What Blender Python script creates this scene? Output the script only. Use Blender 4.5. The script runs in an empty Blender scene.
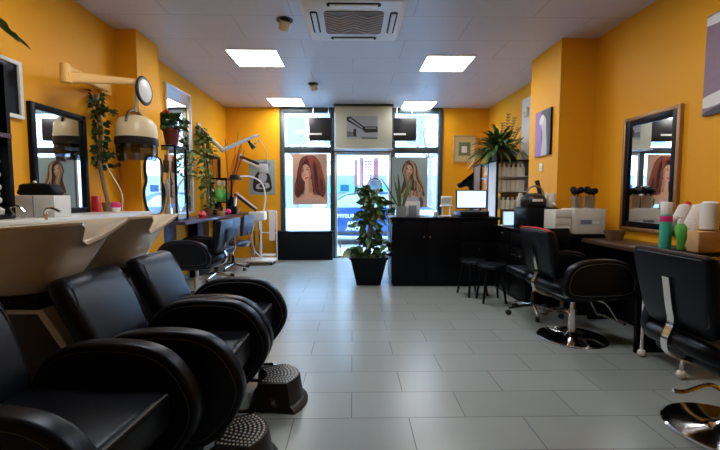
import bpy, bmesh, math, random
from mathutils import Vector, Matrix, Euler
R = math.radians
PI = math.pi
random.seed(7)
S = bpy.context.scene
C = S.collection

# ------------------------------------------------------------------ camera
cd = bpy.data.cameras.new('camera'); cam = bpy.data.objects.new('camera', cd); C.objects.link(cam)
cd.sensor_width = 36; cd.lens = 20.0; cd.clip_end = 200; cd.clip_start = .02
cam.location = (0, 0, 1.25)
cam.rotation_euler = (R(90) - math.atan(28/400), 0, -math.atan(7/400))
S.camera = cam
# ------------------------------------------------------------------ world, light, exposure
W = bpy.data.worlds.new('sky'); S.world = W; W.use_nodes = True
bg = W.node_tree.nodes['Background']
bg.inputs[0].default_value = (.50, .74, 1.0, 1); bg.inputs[1].default_value = 9.5
S.view_settings.view_transform = 'Standard'; S.view_settings.look = 'None'
S.view_settings.exposure = 0.9; S.view_settings.gamma = 1
PANEL_GLOW = 12.0      # the LED ceiling panels
ZC = 3.04              # ceiling height

# ------------------------------------------------------------------ materials
def mat(name, col, rough=.5, metal=0, spec=.5, emit=None, es=0, coat=0, noise=None, bump=None, trans=0, sheen=0):
    m = bpy.data.materials.new(name); m.use_nodes = True
    nt = m.node_tree; b = nt.nodes['Principled BSDF']
    b.inputs['Base Color'].default_value = (*col, 1)
    b.inputs['Roughness'].default_value = rough; b.inputs['Metallic'].default_value = metal
    b.inputs['Specular IOR Level'].default_value = spec
    b.inputs['Coat Weight'].default_value = coat
    b.inputs['Transmission Weight'].default_value = trans
    if emit: b.inputs['Emission Color'].default_value = (*emit, 1); b.inputs['Emission Strength'].default_value = es
    if noise or bump:
        tc = nt.nodes.new('ShaderNodeTexCoord')
    if noise:   # (scale, amount)
        n = nt.nodes.new('ShaderNodeTexNoise'); n.inputs['Scale'].default_value = noise[0]; n.inputs['Detail'].default_value = 4
        nt.links.new(tc.outputs['Object'], n.inputs['Vector'])
        mx = nt.nodes.new('ShaderNodeMix'); mx.data_type = 'RGBA'
        mx.inputs[6].default_value = (*[c*(1-noise[1]) for c in col], 1); mx.inputs[7].default_value = (*[min(1, c*(1+noise[1])) for c in col], 1)
        nt.links.new(n.outputs['Fac'], mx.inputs[0]); nt.links.new(mx.outputs[2], b.inputs['Base Color'])
    if bump:    # (scale, strength)
        n2 = nt.nodes.new('ShaderNodeTexNoise'); n2.inputs['Scale'].default_value = bump[0]; n2.inputs['Detail'].default_value = 3
        nt.links.new(tc.outputs['Object'], n2.inputs['Vector'])
        bp = nt.nodes.new('ShaderNodeBump'); bp.inputs['Strength'].default_value = bump[1]; bp.inputs['Distance'].default_value = .01
        nt.links.new(n2.outputs['Fac'], bp.inputs['Height']); nt.links.new(bp.outputs[0], b.inputs['Normal'])
    return m

def tintspec(m, c=(.62, .78, 1.0)):
    m.node_tree.nodes['Principled BSDF'].inputs['Specular Tint'].default_value = (*c, 1); return m

def brick_mat(name, c1, c2, cm, w, h, mortar, off=(0, 0), rough=.4, spec=.5, noise_amt=.06, bumpd=.2):
    m = bpy.data.materials.new(name); m.use_nodes = True; nt = m.node_tree; b = nt.nodes['Principled BSDF']
    tc = nt.nodes.new('ShaderNodeTexCoord'); mp = nt.nodes.new('ShaderNodeMapping')
    mp.inputs['Location'].default_value = (off[0], off[1], 0)
    br = nt.nodes.new('ShaderNodeTexBrick'); br.offset = .5; br.squash = 1
    br.inputs['Color1'].default_value = (*c1, 1); br.inputs['Color2'].default_value = (*c2, 1); br.inputs['Mortar'].default_value = (*cm, 1)
    br.inputs['Scale'].default_value = 1; br.inputs['Mortar Size'].default_value = mortar; br.inputs['Mortar Smooth'].default_value = .1
    br.inputs['Brick Width'].default_value = w; br.inputs['Row Height'].default_value = h; br.inputs['Bias'].default_value = 0
    nt.links.new(tc.outputs['Object'], mp.inputs[0]); nt.links.new(mp.outputs[0], br.inputs['Vector'])
    n = nt.nodes.new('ShaderNodeTexNoise'); n.inputs['Scale'].default_value = 3; n.inputs['Detail'].default_value = 5
    nt.links.new(tc.outputs['Object'], n.inputs['Vector'])
    mr = nt.nodes.new('ShaderNodeMapRange'); mr.inputs['To Min'].default_value = 1-noise_amt; mr.inputs['To Max'].default_value = 1+noise_amt
    nt.links.new(n.outputs['Fac'], mr.inputs['Value'])
    vm = nt.nodes.new('ShaderNodeVectorMath'); vm.operation = 'SCALE'
    nt.links.new(br.outputs['Color'], vm.inputs[0]); nt.links.new(mr.outputs[0], vm.inputs['Scale'])
    nt.links.new(vm.outputs[0], b.inputs['Base Color'])
    bp = nt.nodes.new('ShaderNodeBump'); bp.invert = True; bp.inputs['Strength'].default_value = bumpd; bp.inputs['Distance'].default_value = .004
    nt.links.new(br.outputs['Fac'], bp.inputs['Height']); nt.links.new(bp.outputs[0], b.inputs['Normal'])
    b.inputs['Roughness'].default_value = rough; b.inputs['Specular IOR Level'].default_value = spec
    return m

def glass_mat(name, tint=(1, 1, 1), gloss=.08, rough=0.0):
    m = bpy.data.materials.new(name); m.use_nodes = True; nt = m.node_tree; nt.nodes.clear()
    o = nt.nodes.new('ShaderNodeOutputMaterial'); t = nt.nodes.new('ShaderNodeBsdfTransparent'); g = nt.nodes.new('ShaderNodeBsdfGlossy')
    t.inputs[0].default_value = (*tint, 1); g.inputs['Roughness'].default_value = rough
    mx = nt.nodes.new('ShaderNodeMixShader'); mx.inputs[0].default_value = gloss
    nt.links.new(t.outputs[0], mx.inputs[1]); nt.links.new(g.outputs[0], mx.inputs[2]); nt.links.new(mx.outputs[0], o.inputs[0])
    return m

def film_mat(name, col=(.85, .93, 1), clear=.35):
    m = bpy.data.materials.new(name); m.use_nodes = True; nt = m.node_tree; nt.nodes.clear()
    o = nt.nodes.new('ShaderNodeOutputMaterial'); t = nt.nodes.new('ShaderNodeBsdfTransparent'); g = nt.nodes.new('ShaderNodeBsdfTranslucent')
    g.inputs[0].default_value = (*col, 1)
    mx = nt.nodes.new('ShaderNodeMixShader'); mx.inputs[0].default_value = 1-clear
    nt.links.new(t.outputs[0], mx.inputs[1]); nt.links.new(g.outputs[0], mx.inputs[2]); nt.links.new(mx.outputs[0], o.inputs[0])
    return m

WALL = mat('ochre_paint', (.85, .39, .014), .5, spec=.2, noise=(1.5, .05), bump=(60, .05))
CEIL = brick_mat('metal_ceiling_tile', (.60, .60, .66), (.58, .58, .64), (.40, .40, .44), 1.2, .6, .005, (0, .1), .38, .5, .03, .3)
FLOOR = brick_mat('grey_floor_tile', (.30, .34, .335), (.27, .31, .305), (.10, .11, .11), .65, .30, .003, (.01, -.085), .28, .5, .07, .3)
LEATHER = mat('black_leather', (.004, .004, .006), .34, spec=.3, bump=(260, .06))
LEATHER2 = mat('charcoal_leather', (.006, .008, .014), .36, spec=.42, bump=(240, .06))
STITCH = mat('grey_stitching', (.10, .10, .10), .7)
for _m in (LEATHER, LEATHER2): tintspec(_m)
BLUELEA = mat('navy_upholstery', (.02, .026, .055), .4)
BLACK = mat('black_lacquer', (.004, .004, .005), .34, spec=.16)
BLACKM = mat('black_matt', (.005, .005, .006), .6, spec=.2)
for _m in (BLACK, BLACKM): tintspec(_m)
PLASTB = mat('black_plastic', (.010, .010, .012), .38)
CHROME = mat('chrome', (.8, .8, .82), .12, 1)
STEEL = mat('brushed_steel', (.62, .62, .64), .3, 1)
WHITE = mat('white_plastic', (.8, .8, .78), .35)
ARMC = mat('warm_cream_enamel', (.82, .46, .12), .4)
CREAM = mat('cream_plastic', (.78, .66, .42), .35)
CREAMBOX = mat('cream_panel', (.62, .63, .50), .5)
CERAM = mat('ivory_ceramic', (.70, .62, .50), .16, coat=.5)
CERAMW = mat('pale_worktop', (.68, .68, .62), .3)
MIRROR = mat('mirror_glass', (.9, .92, .92), .01, 1)
GLASS = glass_mat('clear_glass', (.93, .97, 1), .06)
GLASSD = glass_mat('cabinet_glass', (.95, .97, .97), .05)
SMOKE = glass_mat('smoked_visor', (.10, .11, .13), .12, .1)
FILM = film_mat('frosted_film', (.78, .88, 1), .3)
FRAME = mat('dark_aluminium', (.035, .05, .055), .4)
SILVER = mat('silver_frame', (.65, .68, .70), .35, .6)
GOLD = mat('bronze_moulding', (.36, .2, .09), .35, .5, bump=(60, .5))
WALNUT = mat('brown_wood', (.20, .10, .055), .4, noise=(14, .3))
PURPLE = mat('plum_laminate', (.06, .03, .06), .3)
LED = mat('led_diffuser', (1, 1, 1), .5, emit=(1, .975, .94), es=PANEL_GLOW)
LEAF = mat('leaf_green', (.055, .14, .035), .45, noise=(9, .55))
LEAFD = mat('leaf_dark', (.025, .07, .03), .4, noise=(9, .5))
LEAFY = mat('leaf_variegated', (.22, .30, .07), .45, noise=(14, .5))
SNAKE = mat('snake_leaf', (.10, .17, .07), .45, noise=(30, .6))
BARK = mat('bark_pole', (.25, .17, .10), .85, noise=(20, .4), bump=(40, .6))
TWIG = mat('red_twig', (.30, .07, .03), .7)
SOIL = mat('potting_soil', (.03, .02, .013), .95, bump=(60, .8))
MAROON = mat('maroon_pot', (.16, .02, .03), .4)
RED = mat('red_plastic', (.6, .02, .03), .4)
PINK = mat('magenta_foam', (.75, .02, .20), .6)
GREEN = mat('green_plastic', (.12, .55, .10), .4)
TEAL = mat('teal_can', (.05, .42, .30), .3)
PAPER = mat('white_paper', (.78, .77, .74), .7)
TOWEL = mat('white_towel', (.72, .66, .60), .9, bump=(120, .6))
TAN = mat('tan_card', (.55, .33, .15), .7, noise=(10, .2))
GREYP = mat('grey_planter', (.30, .33, .33), .5)
SCREEN = mat('lit_screen', (.1, .1, .1), .2, emit=(.50, .76, .95), es=.95)
SCREENW = mat('lit_window_on_screen', (.1, .1, .1), .2, emit=(.85, .95, 1.0), es=.95)
BRONZE = mat('grille_brown', (.17, .125, .09), .55)

# ------------------------------------------------------------------ mesh builder
def V(*a): return Vector(a)
def frame_z(d):
    d = d.normalized(); return d.to_track_quat('Z', 'Y').to_matrix().to_4x4()
def spline(pts, n=6, closed=False):
    P = [Vector(p) for p in pts]; out = []; k = len(P)
    rng = range(k) if closed else range(k-1)
    for i in rng:
        p1 = P[i]; p2 = P[(i+1) % k]
        p0 = P[i-1] if (closed or i > 0) else p1*2-p2
        p3 = P[(i+2) % k] if (closed or i+2 < k) else p2*2-p1
        for j in range(n):
            t = j/n
            out.append(.5*((2*p1)+(-p0+p2)*t+(2*p0-5*p1+4*p2-p3)*t*t+(-p0+3*p1-3*p2+p3)*t*t*t))
    if not closed: out.append(P[-1])
    return out
def rrect(w, h, r, n=5, cx=0, cy=0):
    o = []
    for sx, sy, a0 in ((1, 1, 0), (-1, 1, 90), (-1, -1, 180), (1, -1, 270)):
        for i in range(n+1):
            a = R(a0+90*i/n); o.append((cx+sx*(w/2-r)+r*math.cos(a), cy+sy*(h/2-r)+r*math.sin(a)))
    return o
class G:
    def __init__(s): s.bm = bmesh.new(); s.mats = []
    def mi(s, m):
        if m not in s.mats: s.mats.append(m)
        return s.mats.index(m)
    def _merge(s, t, m, mtx=None):
        if mtx is not None: t.transform(mtx)
        bmesh.ops.recalc_face_normals(t, faces=t.faces)
        i = s.mi(m); mp = {}
        for v in t.verts: mp[v] = s.bm.verts.new(v.co)
        for f in t.faces:
            try:
                nf = s.bm.faces.new([mp[v] for v in f.verts]); nf.material_index = i; nf.smooth = True
            except ValueError: pass
        t.free()
    def box(s, lo, hi, m, bev=0, mtx=None, seg=2):
        t = bmesh.new(); bmesh.ops.create_cube(t, size=1)
        lo = Vector(lo); hi = Vector(hi)
        for v in t.verts: v.co = Vector([(lo[i]+hi[i])/2+v.co[i]*(hi[i]-lo[i]) for i in range(3)])
        if bev: bmesh.ops.bevel(t, geom=list(t.edges), offset=bev, segments=seg, profile=.5, affect='EDGES')
        s._merge(t, m, mtx); return s
    def lathe(s, prof, m, loc=(0, 0, 0), seg=24, mtx=None, cap=True):
        t = bmesh.new(); rings = []
        for r, z in prof:
            if r < 1e-5: rings.append([t.verts.new((0, 0, z))])
            else: rings.append([t.verts.new((r*math.cos(2*PI*k/seg), r*math.sin(2*PI*k/seg), z)) for k in range(seg)])
        for a, b in zip(rings, rings[1:]):
            for k in range(seg):
                q = [a[k % len(a)], a[(k+1) % len(a)], b[(k+1) % len(b)], b[k % len(b)]]
                q2 = []
                for v in q:
                    if v not in q2: q2.append(v)
                if len(q2) > 2:
                    try: t.faces.new(q2)
                    except ValueError: pass
        if cap:
            for rg in (rings[0], rings[-1]):
                if len(rg) > 2:
                    try: t.faces.new(rg)
                    except ValueError: pass
        M = Matrix.Translation(loc)
        if mtx is not None: M = M @ mtx
        s._merge(t, m, M); return s
    def cyl(s, p0, p1, r0, r1, m, seg=16):
        p0 = Vector(p0); p1 = Vector(p1); d = p1-p0
        return s.lathe([(r0, 0), (r1, d.length)], m, loc=p0, seg=seg, mtx=frame_z(d))
    def tube(s, pts, r, m, seg=10, closed=False):
        P = [Vector(p) for p in pts]; n = len(P); rr = r if isinstance(r, (list, tuple)) else [r]*n
        t = bmesh.new(); rings = []; up = None
        for i, p in enumerate(P):
            if closed: d = P[(i+1) % n]-P[i-1]
            else: d = P[min(i+1, n-1)]-P[max(i-1, 0)]
            if d.length < 1e-7: d = V(0, 0, 1)
            d.normalize()
            if up is None: up = d.orthogonal()
            u = (up-d*up.dot(d))
            if u.length < 1e-5: u = d.orthogonal()
            u.normalize(); up = u; w = d.cross(u)
            rings.append([t.verts.new(p+(u*math.cos(2*PI*k/seg)+w*math.sin(2*PI*k/seg))*rr[i]) for k in range(seg)])
        m2 = n if closed else n-1
        for i in range(m2):
            a = rings[i]; b = rings[(i+1) % n]
            for k in range(seg): t.faces.new([a[k], a[(k+1) % seg], b[(k+1) % seg], b[k]])
        if not closed: t.faces.new(rings[0]); t.faces.new(rings[-1])
        s._merge(t, m); return s
    def prism(s, pts, axis, a, b, m, bev=0, seg=2, mtx=None):
        """pts: 2-D outline; axis 'x' -> (y,z), 'y' -> (x,z), 'z' -> (x,y)"""
        t = bmesh.new()
        def mk(p, w):
            return {'x': (w, p[0], p[1]), 'y': (p[0], w, p[1]), 'z': (p[0], p[1], w)}[axis]
        A = [t.verts.new(mk(p, a)) for p in pts]; B = [t.verts.new(mk(p, b)) for p in pts]; n = len(pts)
        fa = t.faces.new(A); fb = t.faces.new(B[::-1])
        for i in range(n): t.faces.new([A[i], A[(i+1) % n], B[(i+1) % n], B[i]])
        bmesh.ops.recalc_face_normals(t, faces=t.faces)
        if bev:
            es = list(set(list(fa.edges)+list(fb.edges)))
            bmesh.ops.bevel(t, geom=es, offset=bev, segments=seg, profile=.5, affect='EDGES')
        s._merge(t, m, mtx); return s
    def loft(s, rings, m, cap=True, mtx=None):
        t = bmesh.new(); rs = [[t.verts.new(Vector(p)) for p in r] for r in rings]; n = len(rs[0])
        for a, b in zip(rs, rs[1:]):
            for k in range(n): t.faces.new([a[k], a[(k+1) % n], b[(k+1) % n], b[k]])
        if cap:
            t.faces.new(rs[0]); t.faces.new(rs[-1])
        s._merge(t, m, mtx); return s
    def ball(s, c, r, m, sc=(1, 1, 1), seg=14, mtx=None):
        t = bmesh.new(); bmesh.ops.create_uvsphere(t, u_segments=seg, v_segments=max(6, seg//2+2), radius=r)
        M = Matrix.Translation(c) @ Matrix.Diagonal((*sc, 1))
        if mtx is not None: M = Matrix.Translation(c) @ mtx @ Matrix.Diagonal((*sc, 1))
        s._merge(t, m, M); return s
    def face(s, pts, m):
        i = s.mi(m); f = s.bm.faces.new([s.bm.verts.new(Vector(p)) for p in pts]); f.material_index = i; f.smooth = True; return s
    def leaf(s, p, d, up, L, w, m, fold=.15, droop=.25):
        """a pointed leaf from p along d, two rows of faces bent along the rib"""
        d = Vector(d).normalized(); up = Vector(up); side = d.cross(up)
        if side.length < 1e-4: side = d.orthogonal()
        side.normalize(); nrm = side.cross(d).normalized()
        prof = ((0, .02), (.18, .75), (.42, 1), (.7, .7), (1, .02)); Ls = []; Cs = []; Rs = []
        for t, ww in prof:
            c = Vector(p)+d*(L*t)-V(0, 0, 1)*(droop*L*t*t)
            Cs.append(s.bm.verts.new(c)); Ls.append(s.bm.verts.new(c+side*(w*ww/2)+nrm*(fold*w*ww))); Rs.append(s.bm.verts.new(c-side*(w*ww/2)+nrm*(fold*w*ww)))
        i = s.mi(m)
        for k in range(4):
            for a, b in ((Ls, Cs), (Cs, Rs)):
                f = s.bm.faces.new([a[k], a[k+1], b[k+1], b[k]]); f.material_index = i; f.smooth = True
        return s
    def build(s, name, parent=None, loc=None, rot=None, sharp=35):
        me = bpy.data.meshes.new(name)
        if loc is not None and parent is None and rot is None:      # origin at the thing's base
            s.bm.transform(Matrix.Translation(-Vector(loc)))
        s.bm.to_mesh(me); s.bm.free()
        for m in s.mats: me.materials.append(m)
        try: me.set_sharp_from_angle(angle=R(sharp))
        except Exception: pass
        o = bpy.data.objects.new(name, me); C.objects.link(o)
        if parent is not None: o.parent = parent
        if loc is not None: o.location = loc
        if rot is not None: o.rotation_euler = rot
        return o

def tag(o, label, cat, group=None, kind=None):
    o['label'] = label; o['category'] = cat
    if group: o['group'] = group
    if kind: o['kind'] = kind
    return o
def thing(name, label, cat, loc=(0, 0, 0), rz=0, group=None):
    o = bpy.data.objects.new(name, None); o.empty_display_size = .1; C.objects.link(o)
    o.location = loc; o.rotation_euler = (0, 0, rz); return tag(o, label, cat, group)
def struct(name, g, **k):
    o = g.build(name, **k); o['kind'] = 'structure'; return o
def dup(root, loc, rz, label):
    kids = {}
    for o in bpy.data.objects:
        if o.parent: kids.setdefault(o.parent, []).append(o)
    def cp(o, par):
        c = o.copy(); C.objects.link(c)
        if par is not None: c.parent = par
        for ch in kids.get(o, []): cp(ch, c)
        return c
    r = cp(root, None); r.location = loc; r.rotation_euler = (0, 0, rz); r['label'] = label; return r
def lettering(txt, size, m, parent, loc, rot, ext=.001, name='lettering'):
    cu = bpy.data.curves.new(name, 'FONT'); cu.body = txt; cu.size = size; cu.extrude = ext; cu.align_x = 'CENTER'; cu.resolution_u = 2
    tmp = bpy.data.objects.new('tmp', cu); C.objects.link(tmp)
    bpy.context.view_layer.update()
    me = bpy.data.meshes.new_from_object(tmp.evaluated_get(bpy.context.evaluated_depsgraph_get()))
    bpy.data.objects.remove(tmp); me.name = name; me.materials.clear(); me.materials.append(m)
    o = bpy.data.objects.new(name, me); C.objects.link(o); o.parent = parent; o.location = loc; o.rotation_euler = rot
    return o

# ================================================================== ROOM SHELL
XL, XR, YB, YF = -2.55, 2.77, 8.2, -2.6
struct('floor', G().box((XL-.2, YF-.2, -.1), (XR+.2, YB+.12, 0), FLOOR))
struct('ceiling', G().box((XL-.2, YF-.2, ZC), (XR+.2, YB+.12, ZC+.12), CEIL))
struct('wall_left', G().box((XL-.15, YF, 0), (XL, YB, ZC), WALL))
struct('wall_left_pillar', G().box((XL, 4.45, 0), (-2.32, 4.93, ZC), WALL))
struct('wall_right', G().box((XR, YF, 0), (XR+.15, YB, ZC), WALL))
struct('wall_right_pillar', G().box((2.36, 4.61, 0), (XR, 5.37, ZC), WALL))
struct('wall_rear', G().box((XL-.15, YF-.15, 0), (XR+.15, YF, ZC), WALL))
g = G(); g.box((XL-.15, YB, 0), (-1.47, YB+.12, ZC), WALL); g.box((1.82, YB, 0), (XR+.15, YB+.12, ZC), WALL)
struct('wall_front', g)
# shop front: dark frames, three bays with a transom
def bay(n, x0, x1, z0, z1, z_mid, label_film=True):
    r = thing('window_%d' % n, 'x', 'x'); del r['label']; del r['category']; r['kind'] = 'structure'
    g = G()
    for xa, xb in ((x0, x0+.09), (x1-.09, x1)): g.box((xa, YB-.03, z0), (xb, YB+.09, z1), FRAME, .004)
    for za, zb in ((z0, z0+.10), (z_mid-.06, z_mid+.06), (z1-.10, z1)): g.box((x0+.09, YB-.025, za), (x1-.09, YB+.085, zb), FRAME, .004)
    g.build('window_frame', r)
    G().box((x0+.09, YB+.03, z_mid+.06), (x1-.09, YB+.036, z1-.10), GLASS).build('transom_pane', r)
    G().box((x0+.09, YB+.03, z0+.10), (x1-.09, YB+.036, z_mid-.06), GLASS).build('pane', r)
    return r
w1 = bay(1, -1.47, -.37, 0, ZC, 2.20)
w2 = bay(2, .77, 1.82, 0, ZC, 2.20)
G().box((-1.38, YB+.038, .1), (-.46, YB+.04, 1.02), FILM).build('frosted_film', w1)
G().box((.86, YB+.038, .1), (1.73, YB+.04, .98), FILM).build('frosted_film', w2)
w3 = thing('window_3', 'x', 'x'); del w3['label']; del w3['category']; w3['kind'] = 'structure'
G().box((-.37, YB-.02, 2.16), (.77, YB+.08, 2.26), FRAME).box((-.37, YB-.02, ZC-.08), (.77, YB+.08, ZC), FRAME).build('window_frame', w3)
G().box((-.37, YB+.03, 2.26), (.77, YB+.036, ZC-.08), GLASS).build('pane', w3)
# glass door with printed decals
d1 = thing('door_1', 'x', 'x'); del d1['label']; del d1['category']; d1['kind'] = 'structure'
g = G()
g.box((-.37, YB-.02, 0), (-.32, YB+.06, 2.16), SILVER, .004); g.box((.72, YB-.02, 0), (.77, YB+.06, 2.16), SILVER, .004)
g.box((-.32, YB-.02, 2.10), (.72, YB+.06, 2.16), SILVER, .004); g.box((-.32, YB-.02, 0), (.72, YB+.06, .05), SILVER, .004)
g.build('door_frame', d1)
G().box((-.32, YB+.02, .05), (.72, YB+.03, 2.10), GLASS).build('pane', d1)
DEC_P = film_mat('pink_decal', (.26, .09, .12), .30); DEC_G = film_mat('grey_decal', (.10, .12, .15), .28); DEC_B = film_mat('blue_decal', (.03, .08, .18), .30)
g = G(); yd0, yd1 = YB+.015, YB+.019
g.box((.03, yd0, 1.34), (.10, yd1, 2.02), DEC_P); g.box((.13, yd0, 1.45), (.20, yd1, 2.05), DEC_P); g.box((.42, yd0, 1.6), (.52, yd1, 2.05), DEC_P)
g.box((.03, yd0, 1.30), (.20, yd1, 1.44), DEC_G)
for i in range(7):
    for j in range(3):
        g.box((.245+j*.05, yd0, 1.62+i*.055), (.28+j*.05, yd1, 1.655+i*.055), DEC_G)
g.build('striped_decal', d1)
g = G()
g.lathe([(.16, 0), (.16, .003)], DEC_G, loc=(.44, YB+.018, 1.48), mtx=frame_z(V(0, -1, 0)), seg=28)
for rr in (.13, .09): g.lathe([(rr, .003), (rr, .005), (rr-.012, .005), (rr-.012, .003)], PAPER, loc=(.44, YB+.018, 1.48), mtx=frame_z(V(0, -1, 0)), seg=28, cap=False)
g.build('round_decal', d1)
G().box((-.26, yd0, 1.36), (-.08, yd1, 1.50), DEC_B, .001).build('square_decal', d1)
g = G(); g.box((-.28, YB-.05, .08), (-.25, YB-.035, .36), STEEL, .004); g.cyl((-.265, YB-.04, .11), (-.265, YB+.02, .11), .006, .006, STEEL); g.cyl((-.265, YB-.04, .33), (-.265, YB+.02, .33), .006, .006, STEEL)
g.build('door_handle', d1)
# white inner door beyond the right pillar
d2 = thing('door_2', 'x', 'x'); del d2['label']; del d2['category']; d2['kind'] = 'structure'
G().box((XR-.05, 5.62, 0), (XR-.001, 6.50, 2.80), WHITE, .005).box((XR-.06, 5.70, 1.0), (XR-.049, 6.42, 2.1), PAPER, .003).build('door_leaf', d2)
for nm, x0, x1 in (('baseboard_left', XL, XL+.012), ('baseboard_right', XR-.012, XR)):
    if nm.endswith('left'):
        struct(nm, G().box((x0, 4.93, 0), (x1, YB, .07), mat('grey_skirting', (.3, .32, .32), .4)))

# ================================================================== CEILING THINGS
def led(x, y, label):
    t = thing('ceiling_light', label, 'ceiling light', (x, y, ZC), 0, 'square LED panels in the ceiling')
    w = .30
    G().box((-w-.012, -w-.012, -.012), (w+.012, -w, .0), WHITE).box((-w-.012, w, -.012), (w+.012, w+.012, 0), WHITE)\
       .box((-w-.012, -w, -.012), (-w, w, 0), WHITE).box((w, -w, -.012), (w+.012, w, 0), WHITE).build('frame', t)
    G().box((-w, -w, -.010), (w, w, -.001), LED).build('diffuser', t)
led(-1.24, 5.32, 'lit square ceiling panel left of the air conditioner, the nearer of the left pair')
led(-1.25, 7.70, 'small-looking lit square ceiling panel at far left near the shop window')
led(1.25, 5.49, 'lit square ceiling panel right of the air conditioner, the nearer of the right pair')
led(1.27, 7.90, 'lit square ceiling panel at far right near the shop window')
led(-1.24, 2.7, 'lit square ceiling panel over the wash chairs'); led(1.25, 2.7, 'lit square ceiling panel over the styling chairs')
# cassette air conditioner
ac = thing('air_conditioner', 'white square ceiling cassette air conditioner with brown grille', 'air conditioner', (0.01, 4.17, ZC))
g = G(); ro = rrect(.98, .95, .06, 6); ri = rrect(.94, .91, .06, 6)
g.loft([[(x, y, 0) for x, y in ro], [(x, y, -.02) for x, y in ro], [(x, y, -.038) for x, y in ri]], WHITE)
g.build('panel', ac)
for rz in range(4):
    gg = G(); M = Matrix.Rotation(R(90*rz), 4, 'Z')
    gg.prism(rrect(.50, .075, .03, 5, 0, .385), 'z', -.041, -.036, BLACKM, mtx=M)
    gg.build('air_slot', ac)
    gg = G(); gg.box((-.22, .362, -.052), (.22, .405, -.042), WHITE, .004, mtx=M); gg.build('louver', ac)
g = G(); g.prism(rrect(.58, .52, .05, 6), 'z', -.046, -.037, BRONZE); 
GR2 = mat('grille_light', (.50, .42, .33), .5)
for k in range(-8, 9):      # herringbone fins
    for sx in (-1, 1):
        x0 = 0; 
        for c in range(2):
            cx = sx*(.07+.14*c); sgn = sx*(1 if c % 2 == 0 else -1)
            cy = k*.058
            if abs(cy) < .20:
                M = Matrix.Translation((cx, cy, -.05)) @ Matrix.Rotation(R(32*sgn), 4, 'Z')
                g.box((-.080, -.008, -.004), (.080, .008, .004), GR2, mtx=M)
g.build('grille', ac)
def spot(x, y, rz, label):
    t = thing('spotlight', label, 'spotlight', (x, y, ZC), rz, 'recessed tilting spotlights')
    g = G(); g.lathe([(.085, 0), (.085, -.008), (.062, -.008), (.062, -.002)], PLASTB, cap=False); g.lathe([(.062, -.001), (.062, -.003)], BLACKM); g.build('trim_ring', t)
    M = Matrix.Translation((0, 0, -.025)) @ Matrix.Rotation(R(38), 4, 'X')
    g = G(); g.lathe([(.05, .02), (.052, -.07), (.045, -.075)], CREAM, mtx=M); g.build('lamp_head', t)
    g = G(); g.lathe([(.0, -.077), (.043, -.0765), (.043, -.0755)], WHITE, mtx=M); g.build('lens', t)
spot(-.69, 4.20, .5, 'tilted recessed spotlight beside the air conditioner')
spot(-.63, 6.50, -.4, 'tilted recessed spotlight between the left light panels and door')

# ================================================================== PRINTED PICTURES
def print_layers(g, O, U, Vv, N, w, h, layers):
    """layers: list of (outline in 0..1, material); each laid a hair above the last"""
    for i, (poly, m) in enumerate(layers):
        P = []
        for u, v in poly:
            u = min(max(u, 0), 1); v = min(max(v, 0), 1)
            P.append(O+U*(u*w)+Vv*(v*h)+N*(.0006+.00004*i))
        g.face(P, m)
def ell(cx, cy, rx, ry, a=0, n=18):
    a = R(a); return [(cx+rx*math.cos(t)*math.cos(a)-ry*math.sin(t)*math.sin(a), cy+rx*math.cos(t)*math.sin(a)+ry*math.sin(t)*math.cos(a)) for t in [2*PI*k/n for k in range(n)]]
def sp2(pts, n=4): return [(p[0], p[1]) for p in spline([(a, b, 0) for a, b in pts], n, True)]
def ink(n, c): return mat('ink_'+n, c, .55, noise=(25, .12))
I_pe = ink('peach', (.56, .33, .23)); I_skin = ink('skin', (.72, .40, .28)); I_h1 = ink('auburn', (.13, .022, .018)); I_h2 = ink('copper', (.27, .06, .03)); I_lip = ink('lip', (.5, .06, .06)); I_dk = ink('dark', (.02, .012, .012))
I_h0 = ink('deep_auburn', (.05, .008, .012)); I_top = ink('blouse', (.62, .38, .32)); I_w = ink('white', (.75, .75, .74))
I_sh = ink('skin_shade', (.50, .24, .16))
def ribbon(P, w):
    Q = [(p.x, p.y) for p in spline([(a, b, 0) for a, b in P], 5)]; L = []; Rr = []
    for n_, (x, y) in enumerate(Q):
        x0, y0 = Q[max(n_-1, 0)]; x1, y1 = Q[min(n_+1, len(Q)-1)]; dx, dy = x1-x0, y1-y0; d = math.hypot(dx, dy) or 1
        ww = w*(.35+.65*math.sin(PI*min(1, .12+n_/len(Q)))); L.append((x-dy/d*ww, y+dx/d*ww)); Rr.append((x+dy/d*ww, y-dx/d*ww))
    return [[L[k], L[k+1], Rr[k+1], Rr[k]] for k in range(len(Q)-1)]
def strands(rnd, fam, n, cols, w, wav):
    """n ribbons between the two guide curves fam[0] and fam[1]"""
    out = []
    for k in range(n):
        t = rnd.random(); ph = rnd.uniform(0, 6); P = []
        for i_, (a, b) in enumerate(zip(fam[0], fam[1])): P.append((a[0]*(1-t)+b[0]*t+wav*i_/len(fam[0])*math.sin(ph+i_*2.2), a[1]*(1-t)+b[1]*t))
        m = cols[rnd.randrange(len(cols))]; out += [(q, m) for q in ribbon(P, w)]
    return out
prn = random.Random(17)
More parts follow.
